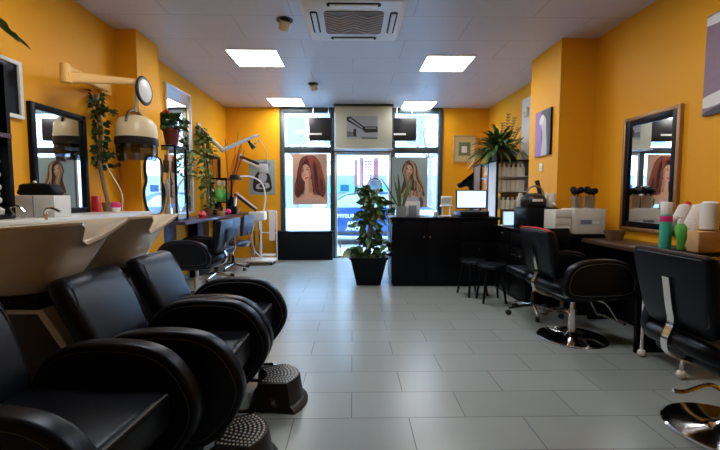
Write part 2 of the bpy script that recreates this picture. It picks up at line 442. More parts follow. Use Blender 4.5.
auburn = [(sp2([(.44, .96), (.62, .96), (.78, .84), (.88, .6), (.95, .34), (.90, .16), (.74, .13), (.52, .26), (.34, .26), (.14, .13), (.06, .26), (.12, .45), (.18, .7), (.26, .9)]), I_h1),
    (sp2([(.34, .26), (.56, .26), (.80, .17), (.95, .08), (.95, 0), (.06, 0), (.10, .10), (.26, .17)]), I_skin),
    ([(.36, .50), (.56, .50), (.58, .24), (.34, .24)], I_sh), (sp2([(.36, .44), (.44, .44), (.46, .24), (.36, .20)]), I_skin),
    (sp2([(.05, 0), (.1, .06), (.3, .10), (.6, .11), (.9, .05), (.96, 0)]), I_top),
    (ell(.38, .62, .145, .175, 14), I_skin), (sp2([(.44, .72), (.52, .66), (.50, .5), (.44, .46), (.47, .56)]), I_sh)]
auburn += strands(prn, ([(.42, .93), (.52, .80), (.56, .60), (.60, .40), (.60, .2)], [(.52, .965), (.76, .84), (.86, .58), (.95, .36), (.90, .16)]), 26, [I_h1, I_h2, I_h2, I_h0], .024, .05)
auburn += strands(prn, ([(.44, .93), (.30, .82), (.235, .62), (.27, .40), (.32, .2)], [(.46, .955), (.26, .88), (.16, .62), (.10, .38), (.08, .2)]), 18, [I_h1, I_h2, I_h0], .022, .05)
auburn += [(sp2([(.42, .93), (.52, .84), (.55, .70), (.60, .76), (.60, .92), (.50, .965)]), I_h2),
    (ell(.41, .52, .055, .016, 14), I_lip), (ell(.30, .655, .030, .011, 14), I_dk), (ell(.43, .685, .030, .011, 14), I_dk),
    (ell(.30, .69, .04, .006, 18), I_dk), (ell(.44, .72, .04, .006, 10), I_dk), (ell(.36, .585, .012, .022, 14), I_sh)]
I_teal = ink('teal_grey', (.30, .38, .38)); I_b1 = ink('brown_hair', (.10, .045, .02)); I_b2 = ink('honey_hair', (.34, .19, .09)); I_sk2 = ink('skin_tan', (.60, .36, .24)); I_den = ink('denim', (.07, .10, .16)); I_l = ink('linen', (.45, .45, .5))
I_b3 = ink('pale_strand', (.50, .33, .19))
longhair = [(sp2([(.38, .90), (.52, .93), (.64, .84), (.74, .6), (.88, .36), (.90, .2), (.6, .16), (.28, .18), (.26, .35), (.33, .55), (.28, .75)]), I_b1),
    (sp2([(.24, .20), (.36, .32), (.74, .32), (.92, .20), (.96, .0), (.22, 0)]), I_sk2), (sp2([(.28, .20), (.5, .24), (.76, .18), (.78, 0), (.26, 0)]), I_l), (sp2([(.78, .20), (.88, .14), (.86, .0), (.76, 0)]), I_den),
    (ell(.46, .73, .115, .12, -28), I_sk2), (ell(.44, .76, .07, .06, -28), I_skin)]
longhair += strands(prn, ([(.40, .88), (.34, .70), (.40, .50), (.34, .32), (.30, .2)], [(.46, .66), (.48, .58), (.54, .46), (.52, .32), (.5, .2)]), 22, [I_b1, I_b2, I_b3, I_b2], .018, .07)
longhair += strands(prn, ([(.50, .92), (.60, .80), (.60, .60), (.62, .40), (.60, .24)], [(.48, .93), (.66, .82), (.74, .58), (.86, .38), (.88, .2)]), 24, [I_b1, I_b2, I_b3, I_b1], .018, .06)
longhair += [(ell(.495, .665, .035, .012, -28), I_lip), (ell(.42, .77, .028, .008, -28), I_dk), (ell(.52, .74, .028, .008, -28), I_dk)]
def poster(name, label, x0, z0, w, h, bgm, layers, y=YB-.012, cat='poster', extra=None):
    g = G(); g.box((x0, y, z0), (x0+w, y+.004, z0+h), PAPER)
    print_layers(g, V(x0, y, z0), V(1, 0, 0), V(0, 0, 1), V(0, -1, 0), w, h, [([(0, 0), (1, 0), (1, 1), (0, 1)], bgm)]+layers)
    return tag(g.build(name, loc=(x0+w/2, y, z0)), label, cat)
# hung a little in front of the glass so that they clear the mid rail
poster('poster', 'poster of a woman with long auburn hair in the left shop window', -1.22, 1.10, .70, 1.02, I_pe, auburn, y=YB-.036)
poster('poster', 'poster of a woman with long brown wavy hair in the right shop window', .79, 1.04, .73, 1.02, I_teal, longhair, y=YB-.036)

# box over the door with a small picture, and two black units beside it
tag(G().box((-.35, 7.86, 2.20), (.76, 8.17, ZC-.04), CREAMBOX, .006).box((-.37, 7.84, ZC-.04), (.78, 8.17, ZC-.001), FRAME).box((-.37, 7.84, 2.175), (.78, 8.17, 2.20), SILVER, .003).build('shutter_box', loc=(.2, 7.86, 2.175)),
    'cream roller shutter box above the glass door', 'shutter box')
I_g1 = ink('pale_grey', (.42, .46, .52)); I_g2 = ink('mid_grey', (.16, .19, .23))
stairs = [([(0, .94), (.12, .98), (.55, .55), (1, .55), (1, .30), (.6, .28), (.5, .42), (0, .8)], I_dk), ([(.0, .1), (.35, .1), (.25, .3), (0, .35)], I_g2),
          ([(.22, .14), (.30, .12), (.31, .4), (.26, .48), (.21, .38)], I_dk), ([(.05, .86), (.12, .9), (.52, .5), (.5, .46)], I_g1), ([(.6, .5), (.95, .5), (.95, .46), (.6, .46)], I_g1), ([(.5, .0), (1, 0), (1, .08), (.45, .1)], I_g2)]
poster('picture', 'small black and white picture of a staircase on the cream box', -.12, 2.37, .60, .44, I_g1, stairs, y=7.852, cat='picture')
for x0, lab in ((-.86, 'black hanging sign box left of the cream shutter box'), (.79, 'black hanging sign box right of the cream shutter box')):
    t = thing('sign_box', lab, 'sign box', (x0+.23, 8.02, 2.30), 0, 'black boxes beside the shutter box')
    G().box((-.23, -.06, .06), (.23, .06, .50), PLASTB, .01).build('housing', t)
    G().box((-.22, -.064, .165), (.02, -.059, .20), PAPER).build('pale_stripe', t)
    for s_ in (-1, 1): G().cyl((s_*.15, 0, .495), (s_*.15, 0, ZC-2.30), .008, .008, STEEL).build('hanging_rod', t)

# ================================================================== OUTSIDE
PAVE = mat('pavement', (.50, .54, .58), .8, noise=(2, .1)); ROAD = mat('asphalt', (.16, .18, .2), .8, noise=(3, .1))
struct('ground_outside', G().box((-14, YB+.12, -.12), (16, 9.9, -.02), PAVE).box((-14, 9.9, -.12), (16, 17, -.05), ROAD).box((-14, 17, -.12), (16, 30, -.02), PAVE))
STONE = mat('pale_facade', (.72, .74, .76), .8, noise=(1, .06)); STONE2 = mat('rose_facade', (.62, .36, .34), .8, noise=(1, .06)); WIN = mat('dark_window', (.10, .13, .17), .2)
def building(x0, x1, y, h, m, label, shop=None):
    t = thing('building', label, 'building', ((x0+x1)/2, y, -.02))
    w = (x1-x0)/2
    G().box((-w, 0, 0), (w, 4, h), m).build('wall', t)
    n = max(2, int(w*2/2.0))
    for fl in range(int(h//3)):
        if fl == 0: continue
        for k in range(n):
            cx = -w+(k+.5)*2*w/n; hw = min(.5, w/n*.7)
            f = G().box((cx-hw, -.06, fl*3+.6), (cx+hw, .05, fl*3+2.4), PAPER).build('window', t)
            G().box((cx-hw*.84, -.08, fl*3+.7), (cx+hw*.84, -.055, fl*3+2.3), WIN).build('pane', f)
        G().box((-w, -.4, fl*3-.05), (w, .02, fl*3+.1), STONE).build('ledge', t)
    G().box((-w+.3, -.05, .3), (w-.3, .02, 2.3), WIN).build('shop_window', t)
    if shop: G().box((-w+.1, -.12, 1.5), (w-.1, -.051, 1.85), shop).build('shop_band', t)
AWN = mat('green_band', (.03, .22, .17), .6)
building(-12, -1.6, 19, 12.5, STONE, 'pale building seen through the left shop window')
building(-1.55, .45, 19, 13, STONE, 'pale building with green band seen through the door', AWN)
building(.5, 1.9, 19, 13, STONE2, 'rose coloured building seen through the door', AWN)
building(1.95, 14, 19, 12.5, STONE, 'pale building seen through the right shop window')
# bare street trees
TREE = mat('bare_bark', (.16, .13, .12), .9)
def tree(x, y, label, seed):
    rnd = random.Random(seed); g = G(); h = 2.6
    g.tube([(0, 0, 0), (.03, 0, 1.2), (0, .03, h)], [.11, .09, .08], TREE, 8)
    def br(p, d, L, r, k):
        q = p+d*L; mid = (p+q)/2+V(rnd.uniform(-1, 1), rnd.uniform(-1, 1), rnd.uniform(-1, 1))*L*.08
        g.tube([p, mid, q], [r, r*.8, r*.6], TREE, 5)
        if k:
            for _ in range(3):
                nd = (d+V(rnd.uniform(-1, 1), rnd.uniform(-1, 1), rnd.uniform(-.3, .9))*.75).normalized(); br(q, nd, L*.68, r*.6, k-1)
    for a in range(5):
        an = a*1.257+rnd.random(); br(V(0, .02, h-.05), V(math.cos(an)*.7, math.sin(an)*.7, .8).normalized(), .9, .05, 3)
    tag(g.build('street_tree', loc=(0, 0, 0)), label, 'tree').location = (x, y, -.05)
tree(-1.9, 13.2, 'bare street tree outside the left shop window', 3); tree(2.55, 13.2, 'bare street tree outside the right shop window', 5)
# parked blue car, its side to the door
CARB = mat('car_blue', (.008, .045, .17), .3, coat=.3); CARW = mat('car_lettering', (.7, .78, .85), .5); TYRE = mat('tyre', (.02, .02, .02), .8); CARG = mat('car_glass', (.25, .42, .52), .08)
car = thing('car', 'parked blue car with white lettering on its doors outside the door', 'car', (.35, 11.6, -.05))
side = sp2([(-2.05, .35), (-2.1, .7), (-1.95, .92), (-1.2, 1.0), (-.55, 1.40), (.2, 1.47), (1.1, 1.43), (1.75, 1.05), (2.0, .92), (2.08, .55), (2.0, .3), (0, .24)], 5)
G().prism(side, 'y', -.82, .82, CARB, .06, 3).build('body', car)
G().prism([(-1.05, 1.02), (-.52, 1.34), (-.05, 1.38), (-.05, 1.02)], 'y', -.829, -.80, CARG, .004).build('front_side_window', car)
G().prism([(.02, 1.02), (.02, 1.38), (.95, 1.34), (1.45, 1.04)], 'y', -.829, -.80, CARG, .004).build('rear_side_window', car)
for x in (-1.3, 1.3):
    for y_ in (-.80, .80):
        wg = G().cyl((x, y_-.1, .32), (x, y_+.1, .32), .32, .32, TYRE, 24).build('wheel', car)
        G().cyl((x, y_-.105, .32), (x, y_+.105, .32), .19, .19, STEEL, 16).build('hubcap', wg)
G().box((-2.0, -.84, .3), (2.0, -.80, .36), TYRE, .01).build('sill', car)
lettering('AMTEUR A', .15, CARW, car, (-.52, -.845, .74), (R(90), 0, 0))
lettering('AMICI', .14, CARW, car, (-.32, -.845, .55), (R(90), 0, 0))
lettering('AHICN', .14, CARW, car, (-.32, -.845, .40), (R(90), 0, 0))

# ================================================================== SHAMPOO UNITS (left foreground)
def wash_chair(label, y, x=-.86, rz=0):
    t = thing('wash_chair', label, 'salon chair', (x, y, 0), rz, 'black leather wash chairs in a row')
    # seat cushion
    g = G(); g.box((-.33, -.215, .36), (.30, .215, .52), LEATHER, .035, seg=3)
    g.tube([(.29, -.19, .505), (.29, .19, .505)], .004, STITCH, 6); g.build('seat', t)
    g = G(); g.box((-.30, -.20, .20), (.22, .20, .37), BLACKM, .01); g.build('seat_box', t)
    # backrest, leaning back and a little wider at the top
    g = G(); rings = []
    for k, (z, x, w, th) in enumerate(((.40, -.25, .185, .03), (.44, -.265, .20, .05), (.60, -.33, .215, .06), (.74, -.39, .230, .058), (.83, -.43, .232, .052), (.868, -.445, .222, .040), (.882, -.45, .195, .018))):
        o = rrect(th*2, w*2, min(th, w)*.7, 4); rings.append([(x+a, b, z) for a, b in o])
    g.loft(rings, LEATHER2)
    for s_ in (-1, 1): g.tube([(-.325, s_*.20, .66), (-.352, s_*.205, .78), (-.385, s_*.19, .85)], .003, STITCH, 5)
    g.build('backrest', t)
    # padded panel arms
    out = sp2([(-.31, .36), (-.30, .49), (-.24, .60), (-.12, .668), (.08, .682), (.23, .655), (.33, .57), (.388, .42), (.335, .28), (.21, .165), (.02, .175), (-.24, .23)], 6)
    inn = [(.035+(x-.035)*.92, .43+(z-.43)*.88) for x, z in out]
    for s_ in (-1, 1):
        g = G(); y0 = s_*.258
        g.prism(out, 'y', y0-.040, y0+.040, LEATHER, .020, 4)
        for yy in (y0-.0405, y0+.0405): g.tube([(x, yy, z) for x, z in inn], .0016, STITCH, 5, closed=True)
        g.build('armrest', t)
    g = G(); g.box((-.34, -.16, .0), (.12, .16, .2), BLACKM, .01); g.build('base', t)
    g = G(); g.tube([(.12, -.12, .1), (.30, -.12, .10), (.33, -.10, .09), (.33, .10, .09), (.30, .12, .10), (.12, .12, .10)], .012, CHROME, 8); g.build('foot_bar', t)
    return t
wash_chair('black leather wash chair nearest the camera, cut by the left frame edge', 1.315, -1.01, R(-5))
wash_chair('black leather wash chair in the middle of the row of three', 1.965)
wash_chair('black leather wash chair at the far end of the row of three', 2.57)

def wash_basin(label, y):
    t = thing('wash_basin', label, 'wash basin', (-1.60, y, 0), 0, 'ivory shampoo basins behind the wash chairs')
    N = 48; rings = []
    def ring(z, xb, xf, hw, front=0, inset=0, drop=0):
        o = []
        for k in range(N):
            a = 2*PI*k/N; c, s_ = math.cos(a), math.sin(a); e = .62
            x = math.copysign(abs(c)**e, c); yy = math.copysign(abs(s_)**e, s_)
            X = (xb+xf)/2+x*(xf-xb)/2; Y = yy*hw; zz = z
            f = max(0, c)**2*max(0, 1-(abs(yy)/.62)**2)       # neck recess at the front centre
            X -= front*f; zz -= drop*f
            o.append((X, Y, zz+.03*(x)*(1 if z > 1 else 0)))
        return o
    rings = [ring(.80, -.28, .12, .10), ring(.80, -.33, .17, .15), ring(.82, -.37, .20, .18), ring(.88, -.41, .24, .205), ring(.95, -.44, .285, .23, .01, 0, .01),
             ring(1.02, -.455, .35, .255, .06, 0, .05), ring(1.07, -.46, .41, .270, .10, 0, .08), ring(1.10, -.46, .455, .278, .14, 0, .11), ring(1.112, -.455, .455, .274, .145, 0, .11), ring(1.10, -.43, .425, .250, .14, 0, .11),
             ring(1.03, -.38, .30, .20, .04, 0, .03), ring(.94, -.30, .20, .15), ring(.90, -.2, .08, .07)]
    g = G(); g.loft(rings, CERAM); g.build('bowl', t)
    g = G(); g.lathe([(.03, 0), (.035, .01), (.02, .012)], CHROME, loc=(-.05, 0, .90)); g.build('drain', t)
    g = G(); g.tube(spline([(-.40, .08, 1.10), (-.40, .08, 1.16), (-.36, .08, 1.175), (-.31, .08, 1.155)], 5), .011, CHROME, 8); g.build('tap', t)
    g = G(); g.box((-.36, -.17, .745), (.20, .17, .80), BLACKM, .01); g.build('tilt_bracket', t)
    p_ = G().prism([(-.30, .0), (-.28, .72), (.17, .72), (.40, .34), (.37, .28), (.27, 0)], 'y', -.14, .14, PLASTB, .008, 2).build('pedestal', t)
    G().prism([(-.28, .722), (-.28, .744), (.20, .744), (.445, .35), (.415, .29), (.315, 0), (.275, 0), (.375, .285), (.404, .345), (.175, .722)], 'y', -.155, .155, CERAMW, .004, 2).build('cover_plate', p_)
    return t
wash_basin('ivory shampoo basin at the left edge, nearer of the two in full view', 1.95)
wash_basin('ivory shampoo basin right of the nearer one, at the far end', 2.56)

def step_stool(label, x, y, rz):
    t = thing('foot_stool', label, 'step stool', (x, y, 0), rz, 'black plastic foot stools'); t.scale = (1, 1, .9)
    def fan(sc, z, grow=0):      # fan shaped outline: narrow side towards -x... wide curved front at +x
        o = []
        for a in range(-4, 5): an = R(a*9); o.append((-.30+(.44+grow)*math.cos(an), (.44+grow)*math.sin(an)*.62*sc))
        for a in range(4, -5, -1): an = R(a*9); o.append((-.30+(.20-grow)*math.cos(an), (.20-grow)*math.sin(an)*1.0*sc))
        return [(x_, y_, z) for x_, y_ in o]
    g = G(); g.loft([fan(1.12, .0, .035), fan(1.12, .012, .035), fan(1.08, .03, .02), fan(1.03, .04, .005), fan(.97, .17, -.012), fan(.94, .185, -.02)], PLASTB); g.build('body', t)
    g = G(); 
    for i in range(9):
        r_ = .235+i*.021; n = 7+i
        for k in range(n):
            an = R(-33+66*(k+.5)/n)
            g.cyl((-.30+r_*math.cos(an), r_*math.sin(an)*(.60+.12*(8-i)/8), .184), (-.30+r_*math.cos(an), r_*math.sin(an)*(.60+.12*(8-i)/8), .188), .0068, .0055, GRIP, 6)
    o = g.build('grip_dots', t)
GRIP = mat('grey_rubber_dots', (.55, .58, .55), .6)
step_stool('black foot stool with dotted grey top, nearest the camera at the bottom', -.52, 1.80, R(10))
step_stool('black foot stool with dotted grey top, farther of the two', -.455, 2.40, R(10))

# pale ledge behind the basins
g = G(); g.box((XL+.001, .6, 1.06), (-2.08, 4.2, 1.105), CERAMW, .008)
g.box((XL+.001, .6, .0), (-2.14, 4.2, 1.06), CERAMW)
tag(g.build('wall_ledge', loc=(-2.3, 2.4, 0)), 'pale worktop ledge along the left wall behind the basins', 'worktop')
# mirror over it
def wall_mirror(name, label, X, y0, y1, z0, z1, fw, fm, side=1, th=.035, group=None, inner=None):
    t = thing(name, label, 'mirror', (X, (y0+y1)/2, z0))
    h = z1-z0; w = (y1-y0)/2; s_ = side
    def bx(g, ya, yb, za, zb, d, m, b=.004): g.box((min(0, s_*d), ya, za), (max(0, s_*d), yb, zb), m, b)
    g = G()
    bx(g, -w, -w+fw, 0, h, th, fm); bx(g, w-fw, w, 0, h, th, fm); bx(g, -w+fw, w-fw, 0, fw, th, fm); bx(g, -w+fw, w-fw, h-fw, h, th, fm)
    g.build('frame', t)
    if inner:
        g = G(); f2 = fw+inner[0]; d = th*.8
        bx(g, -w+fw, -w+f2, fw, h-fw, d, inner[1], .001); bx(g, w-f2, w-fw, fw, h-fw, d, inner[1], .001); bx(g, -w+f2, w-f2, fw, f2, d, inner[1], .001); bx(g, -w+f2, w-f2, h-f2, h-fw, d, inner[1], .001)
        g.build('inner_frame', t)
    g = G(); bx(g, -w+fw, w-fw, fw, h-fw, .012, MIRROR, 0); g.build('mirror_glass', t)
    return t
wall_mirror('wall_mirror', 'black framed mirror on the left wall behind the basins', XL+.008, 3.22, 3.86, 1.106, 2.00, .05, BLACK).rotation_euler = (0, 0, R(-1.1))
wall_mirror('tall_mirror', 'tall silver framed mirror on the left wall beyond the pillar', XL+.019, 5.55, 6.30, 1.0, 2.80, .022, SILVER).rotation_euler = (0, 0, -R(2.6))
wall_mirror('wall_mirror', 'small black framed mirror on the left wall near the corner', XL, 7.02, 7.72, .98, 2.0, .045, BLACK)
wall_mirror('ornate_mirror', 'bronze and black framed mirror on the right wall', XR, 3.35, 4.06, .92, 2.03, .035, GOLD, -1, inner=(.055, BLACK))
# curvy mirror on the pillar
t = thing('pillar_mirror', 'tall oval black framed mirror on the left pillar', 'mirror', (-2.312, 4.70, 1.055), -R(2.5))
ov = [(a_*1.38, b_) for a_, b_ in sp2([(.0, .66), (.10, .64), (.135, .52), (.12, .38), (.16, .25), (.13, .08), (.06, .0), (-.06, .0), (-.13, .08), (-.16, .25), (-.12, .38), (-.135, .52), (-.10, .64)], 5)]
G().prism([(a*.94, b) for a, b in ov], 'x', .0, .014, MIRROR).build('mirror_glass', t)
G().tube([(.012, a, b+.0) for a, b in ov], .014, PLASTB, 8, closed=True).build('frame', t)

# black shelf unit + framed panel, far left
t = thing('shelf_unit', 'black open shelf unit at the left frame edge', 'shelf', (-2.388, 2.27, 1.106))
g = G(); x0, x1 = -.128, .12
for za in (0, .53, 1.0): g.box((x0, -.46, za), (x1, .46, za+.03), BLACK, .002)
g.box((x0, -.46, .03), (x1, -.43, 1.0), BLACK); g.box((x0, .43, .03), (x1, .46, 1.0), BLACK); g.box((x0, -.43, .03), (x0+.01, .43, 1.0), BLACK)
g.build('carcass', t); G().box((x1, -.46, .53), (x1+.004, .46, .56), PURPLE).build('shelf_edge', t)
g = G()
for i in range(9):
    zz = 1.21+i*.042; g.lathe([(.022, 0), (.03, .012), (.03, .028), (.022, .04)], WHITE, loc=(-2.335, 2.66+.006*(-1)**i, zz), seg=14)
g.lathe([(.04, 0), (.045, .03), (.02, .05)], WHITE, loc=(-2.335, 2.66, 1.1365+.0), seg=16); g.cyl((-2.335, 2.66, 1.185), (-2.335, 2.66, 1.6), .006, .006, WHITE)
tag(g.build('bead_ornament', loc=(-2.335, 2.66, 1.1365)), 'column of white beads standing on the black shelf unit', 'ornament')
t = thing('framed_picture', 'dark picture in a white frame high on the left wall edge', 'picture', (XL, 2.75, 1.84))
g = G(); g.box((.0, -.42, .0), (.03, .42, .03), PAPER, .002).box((0, -.42, .03), (.03, -.39, .40), PAPER, .002).box((0, .39, .03), (.03, .42, .40), PAPER, .002).box((0, -.42, .40), (.03, .42, .43), PAPER, .002)
g.build('frame', t); G().box((.0, -.39, .03), (.012, .39, .40), BLACK).build('print', t)

# things on the ledge
tag(G().box((-2.41, 2.88, 1.106), (-2.12, 3.05, 1.262), PAPER, .006).box((-2.265, 2.872, 1.11), (-2.259, 2.882, 1.258), GREYP).build('white_box', loc=(-2.26, 2.96, 1.106)), 'white box on the pale ledge in front of the left mirror', 'box')
t = thing('zip_pouch', 'black pouch lying on the white box', 'pouch', (-2.27, 2.96, 1.2625))
G().prism(sp2([(-.12, .0), (-.125, .05), (-.10, .082), (.06, .085), (.115, .06), (.12, .0)], 4), 'y', -.055, .055, BLACKM, .02, 3).build('pouch_body', t)
G().ball((-.04, 0, .094), .012, WHITE).build('zip_pull', t)
t = thing('clamp_dish', 'small clear dish with chrome clips at the left ledge edge', 'dish', (-2.16, 2.62, 1.106))
G().lathe([(.03, 0), (.045, .04), (.042, .04), (.028, .004)], GLASSD).build('dish', t)
G().tube(spline([(-.03, 0, .03), (-.05, 0, .075), (0, 0, .085), (.04, 0, .05)], 5), .006, CHROME, 6).build('clips', t)
t = thing('spray_bulb', 'magenta sponge on a white cup at the end of the ledge', 'sponge', (-2.26, 3.86, 1.106))
G().lathe([(.03, 0), (.04, .045), (.036, .045), (.028, .005)], WHITE).build('cup', t)
G().ball((0, 0, .062), .045, PINK, (1, 1, .8)).build('sponge', t)
tag(G().box((-2.52, 3.90, 1.106), (-2.46, 3.96, 1.26), RED, .008).build('red_tin', loc=(-2.49, 3.93, 1.106)), 'red tin beside the ivy pole on the ledge', 'tin')

# ================================================================== PLANTS
def vine(name, label, base, pts, n, lm, lsize, spread, polemat=BARK, pr=.02, pot=None, seed=1, strands=(), tz=None, grp=None):
    rnd = random.Random(seed); t = thing(name, label, 'plant', base)
    B = Vector(base)
    G().tube([Vector(p)-B for p in pts], pr, polemat, 8).build('climbing_pole', t)
    P = spline([Vector(p)-B for p in pts], 12); g = G()
    def put(p, sz, ms):
        an = rnd.uniform(0, 2*PI); d = V(math.cos(an), math.sin(an), rnd.uniform(-.5, .5))
        g.leaf(p+d*rnd.uniform(.02, spread), d, (rnd.uniform(-1, 1), rnd.uniform(-1, 1), rnd.uniform(.1, 1)), sz*rnd.uniform(.6, 1.2), sz*rnd.uniform(.6, .95), ms[rnd.randrange(len(ms))], droop=rnd.uniform(.1, .6))
    for k in range(n):
        p = P[rnd.randrange(len(P))]
        if tz and not (tz[0] < p.z+B.z < tz[1]): continue
        put(p, lsize, lm)
    for s_ in strands:
        Q = spline([Vector(q)-B for q in s_], 8)
        for i in range(0, len(Q)):
            for _ in range(2): 
                sp_ = spread; put_p = Q[i]; an = rnd.uniform(0, 2*PI); d = V(math.cos(an), math.sin(an), rnd.uniform(-.4, .4)); g.leaf(put_p+d*.01, d, (rnd.uniform(-1, 1), rnd.uniform(-1, 1), 1), lsize*rnd.uniform(.6, 1.2), lsize*.7, lm[rnd.randrange(len(lm))])
    g.build('foliage', t)
    if strands:
        for s_ in strands: G().tube([Vector(q)-B for q in spline(s_, 6)], .004, LEAFD, 5).build('trailing_stem', t)
    if pot: pot(t)
    return t
# ivy climbing beside the dryer
def pot1(t): G().lathe([(.055, 0), (.07, .09), (.064, .09), (.05, .02)], BARK).build('pot', t)
vine('ivy_plant', 'dark ivy climbing a bark pole beside the hood dryer', (-2.44, 4.06, 1.106), [(-2.44, 4.06, 1.11), (-2.48, 4.05, 1.35), (-2.50, 4.02, 1.6), (-2.48, 4.04, 1.9), (-2.49, 4.00, 2.24)], 260, [LEAFD, LEAF, LEAFD], .06, .045, pr=.020, pot=pot1, seed=4, tz=(1.55, 2.3),
     strands=[[(-2.48, 4.0, 2.08), (-2.38, 3.98, 2.10), (-2.30, 3.95, 2.05)], [(-2.49, 4.05, 1.75), (-2.42, 4.05, 1.66), (-2.34, 4.02, 1.68)], [(-2.49, 4.04, 1.66), (-2.45, 4.08, 1.56), (-2.38, 4.12, 1.58)]])
# pothos climbing near the tall mirror
vine('climbing_pothos', 'pale green pothos climbing a pole on the left worktop', (-2.36, 6.60, .951), [(-2.36, 6.60, .955), (-2.38, 6.6, 1.5), (-2.42, 6.6, 2.0), (-2.44, 6.6, 2.36)], 190, [LEAFY, LEAF, LEAFY], .09, .07, pr=.022, seed=9,
     pot=lambda t: G().lathe([(.055, 0), (.07, .12), (.062, .12), (.05, .02)], WALNUT).build('pot', t),
     strands=[[(-2.42, 6.6, 2.2), (-2.3, 6.5, 2.15), (-2.22, 6.5, 1.9)], [(-2.4, 6.6, 1.9), (-2.5, 6.3, 1.95), (-2.45, 6.1, 1.8), (-2.42, 6.05, 1.55)]])
# central potted pothos on a moss pole
def pot2(t):
    g = G()
    def sq(h, z): return [(a, b, z) for a, b in rrect(2*h, 2*h, .03, 3)]
    g.loft([sq(.17, 0), sq(.255, .38), sq(.272, .38), sq(.275, .405), sq(.25, .405), sq(.24, .35)], BLACKM); g.build('pot', t)
    G().loft([sq(.235, .345), sq(.24, .352)], SOIL).build('soil', t)
vine('potted_pothos', 'leafy pothos on a moss pole in a square black pot before the door', (.22, 5.76, 0), [(.22, 5.76, .35), (.24, 5.76, .7), (.27, 5.76, 1.05), (.29, 5.76, 1.32)], 165, [LEAFD, LEAF, LEAFY, LEAF], .13, .13, pr=.035, pot=pot2, seed=12,
     strands=[[(.2, 5.7, .4), (.05, 5.6, .52), (-.08, 5.6, .46)], [(.26, 5.7, .9), (.1, 5.65, 1.0), (.04, 5.65, .82)], [(.28, 5.7, 1.2), (.42, 5.65, 1.2), (.5, 5.62, .9)], [(.3, 5.7, .6), (.45, 5.62, .6), (.48, 5.6, .42)], [(.27, 5.76, 1.3), (.15, 5.72, 1.38), (.08, 5.7, 1.28)]])
# leaves hanging in at the top left: a plant on the wall
t = thing('hanging_plant', 'green plant whose leaves enter at the top left corner', 'plant', (XL+.12, 2.55, 2.26))
G().lathe([(.07, 0), (.10, .14), (.09, .14), (.06, .02)], WHITE).build('pot', t)
G().box((-.119, -.1, -.02), (.1, .1, -.002), WHITE, .003).build('bracket_shelf', t)
g = G(); rnd = random.Random(3)
for k in range(16):
    an = rnd.uniform(-.4, 1.9); g.leaf((.02, .02, .14), (math.cos(an)*.8, math.sin(an), rnd.uniform(.1, .6)), (0, 0, 1), rnd.uniform(.14, .26), .06, LEAF, droop=.5)
for k in range(9):
    an = rnd.uniform(.8, 1.7); q = V(.03, .12+.03*k, .22-.012*k); g.leaf(q, (math.cos(an), math.sin(an), rnd.uniform(-.3, .3)), (0, 0, 1), .14, .06, LEAF)
g.build('foliage', t); G().tube(spline([(.02, .02, .13), (.03, .12, .24), (.03, .36, .14)], 6), .004, LEAFD, 5).build('trailing_stem', t)

# ================================================================== HOOD DRYER ON JOINTED ARM
t = thing('hood_dryer', 'cream hood dryer hanging from a jointed wall arm', 'hood dryer', (-2.21, 4.18, 1.585))
B = V(-2.21, 4.18, 1.585)
def rel(*p): return [Vector(q)-B for q in p]
def arm_bar(a, b, w0, h0, w1, h1, m):
    a = Vector(a)-B; b = Vector(b)-B; M = Matrix.Translation(a) @ frame_z(b-a); L = (b-a).length
    o0 = rrect(w0, h0, min(w0, h0)*.4, 4); o1 = rrect(w1, h1, min(w1, h1)*.4, 4)
    return G().loft([[(x, y, 0) for x, y in o0], [(x, y, L) for x, y in o1]], m, mtx=M)
arm_bar((-2.51, 4.20, 2.35), (-2.30, 3.33, 2.27), .06, .07, .05, .085, ARMC).build('wall_arm', t)
arm_bar((-2.27, 3.29, 2.20), (-2.12, 4.06, 2.38), .05, .09, .05, .055, ARMC).build('swing_arm', t)
G().cyl(V(-2.285, 3.30, 2.16)-B, V(-2.285, 3.30, 2.305)-B, .042, .036, ARMC, 16).build('elbow', t)
G().box(V(-2.549, 4.12, 2.29)-B, V(-2.50, 4.28, 2.43)-B, ARMC, .01).build('wall_plate', t)
g = G(); g.lathe([(.0, -.022), (.125, -.02), (.145, 0), (.13, .012)], PLASTB, loc=V(-2.09, 4.13, 2.31)-B, mtx=frame_z(V(1, -.06, 0)), seg=28); d = g.build('dial_rim', t)
G().lathe([(0, .018), (.10, .018), (.118, .008)], WHITE, loc=V(-2.09, 4.13, 2.31)-B, mtx=frame_z(V(1, -.06, 0)), seg=28, cap=False).build('dial_face', t)
G().tube(rel(*spline([(-2.13, 4.06, 2.37), (-2.16, 4.10, 2.24), (-2.21, 4.18, 2.12)], 5)), .016, CREAM, 8).build('drop_tube', t)
g = G(); g.tube([(0, .185*math.cos(a), .40+.14*math.sin(a)) for a in [PI*k/14 for k in range(15)]], .012, PLASTB, 8); g.build('yoke', t)
g = G(); g.lathe([(.19, .24), (.195, .30), (.185, .40), (.15, .455), (.08, .485), (0, .49)], CREAM, cap=False, seg=32); g.build('dome', t)
g = G(); g.lathe([(.196, .19), (.202, .20), (.2, .262), (.194, .265)], PLASTB, cap=False, seg=32); g.build('rim_band', t)
g = G(); 
vis = [[(r_*math.cos(a), r_*math.sin(a), z) for a in [R(-200+220*k/20) for k in range(21)]] for r_, z in ((.192, .24), (.19, .10), (.175, .03))]
for a_, b_ in zip(vis, vis[1:]):
    for k in range(20): g.face([a_[k], a_[k+1], b_[k+1], b_[k]], SMOKE)
g.build('visor', t)
g = G(); g.lathe([(.12, .25), (.12, .38), (.06, .42)], BLACKM, cap=False, seg=20); g.build('inner_shade', t)
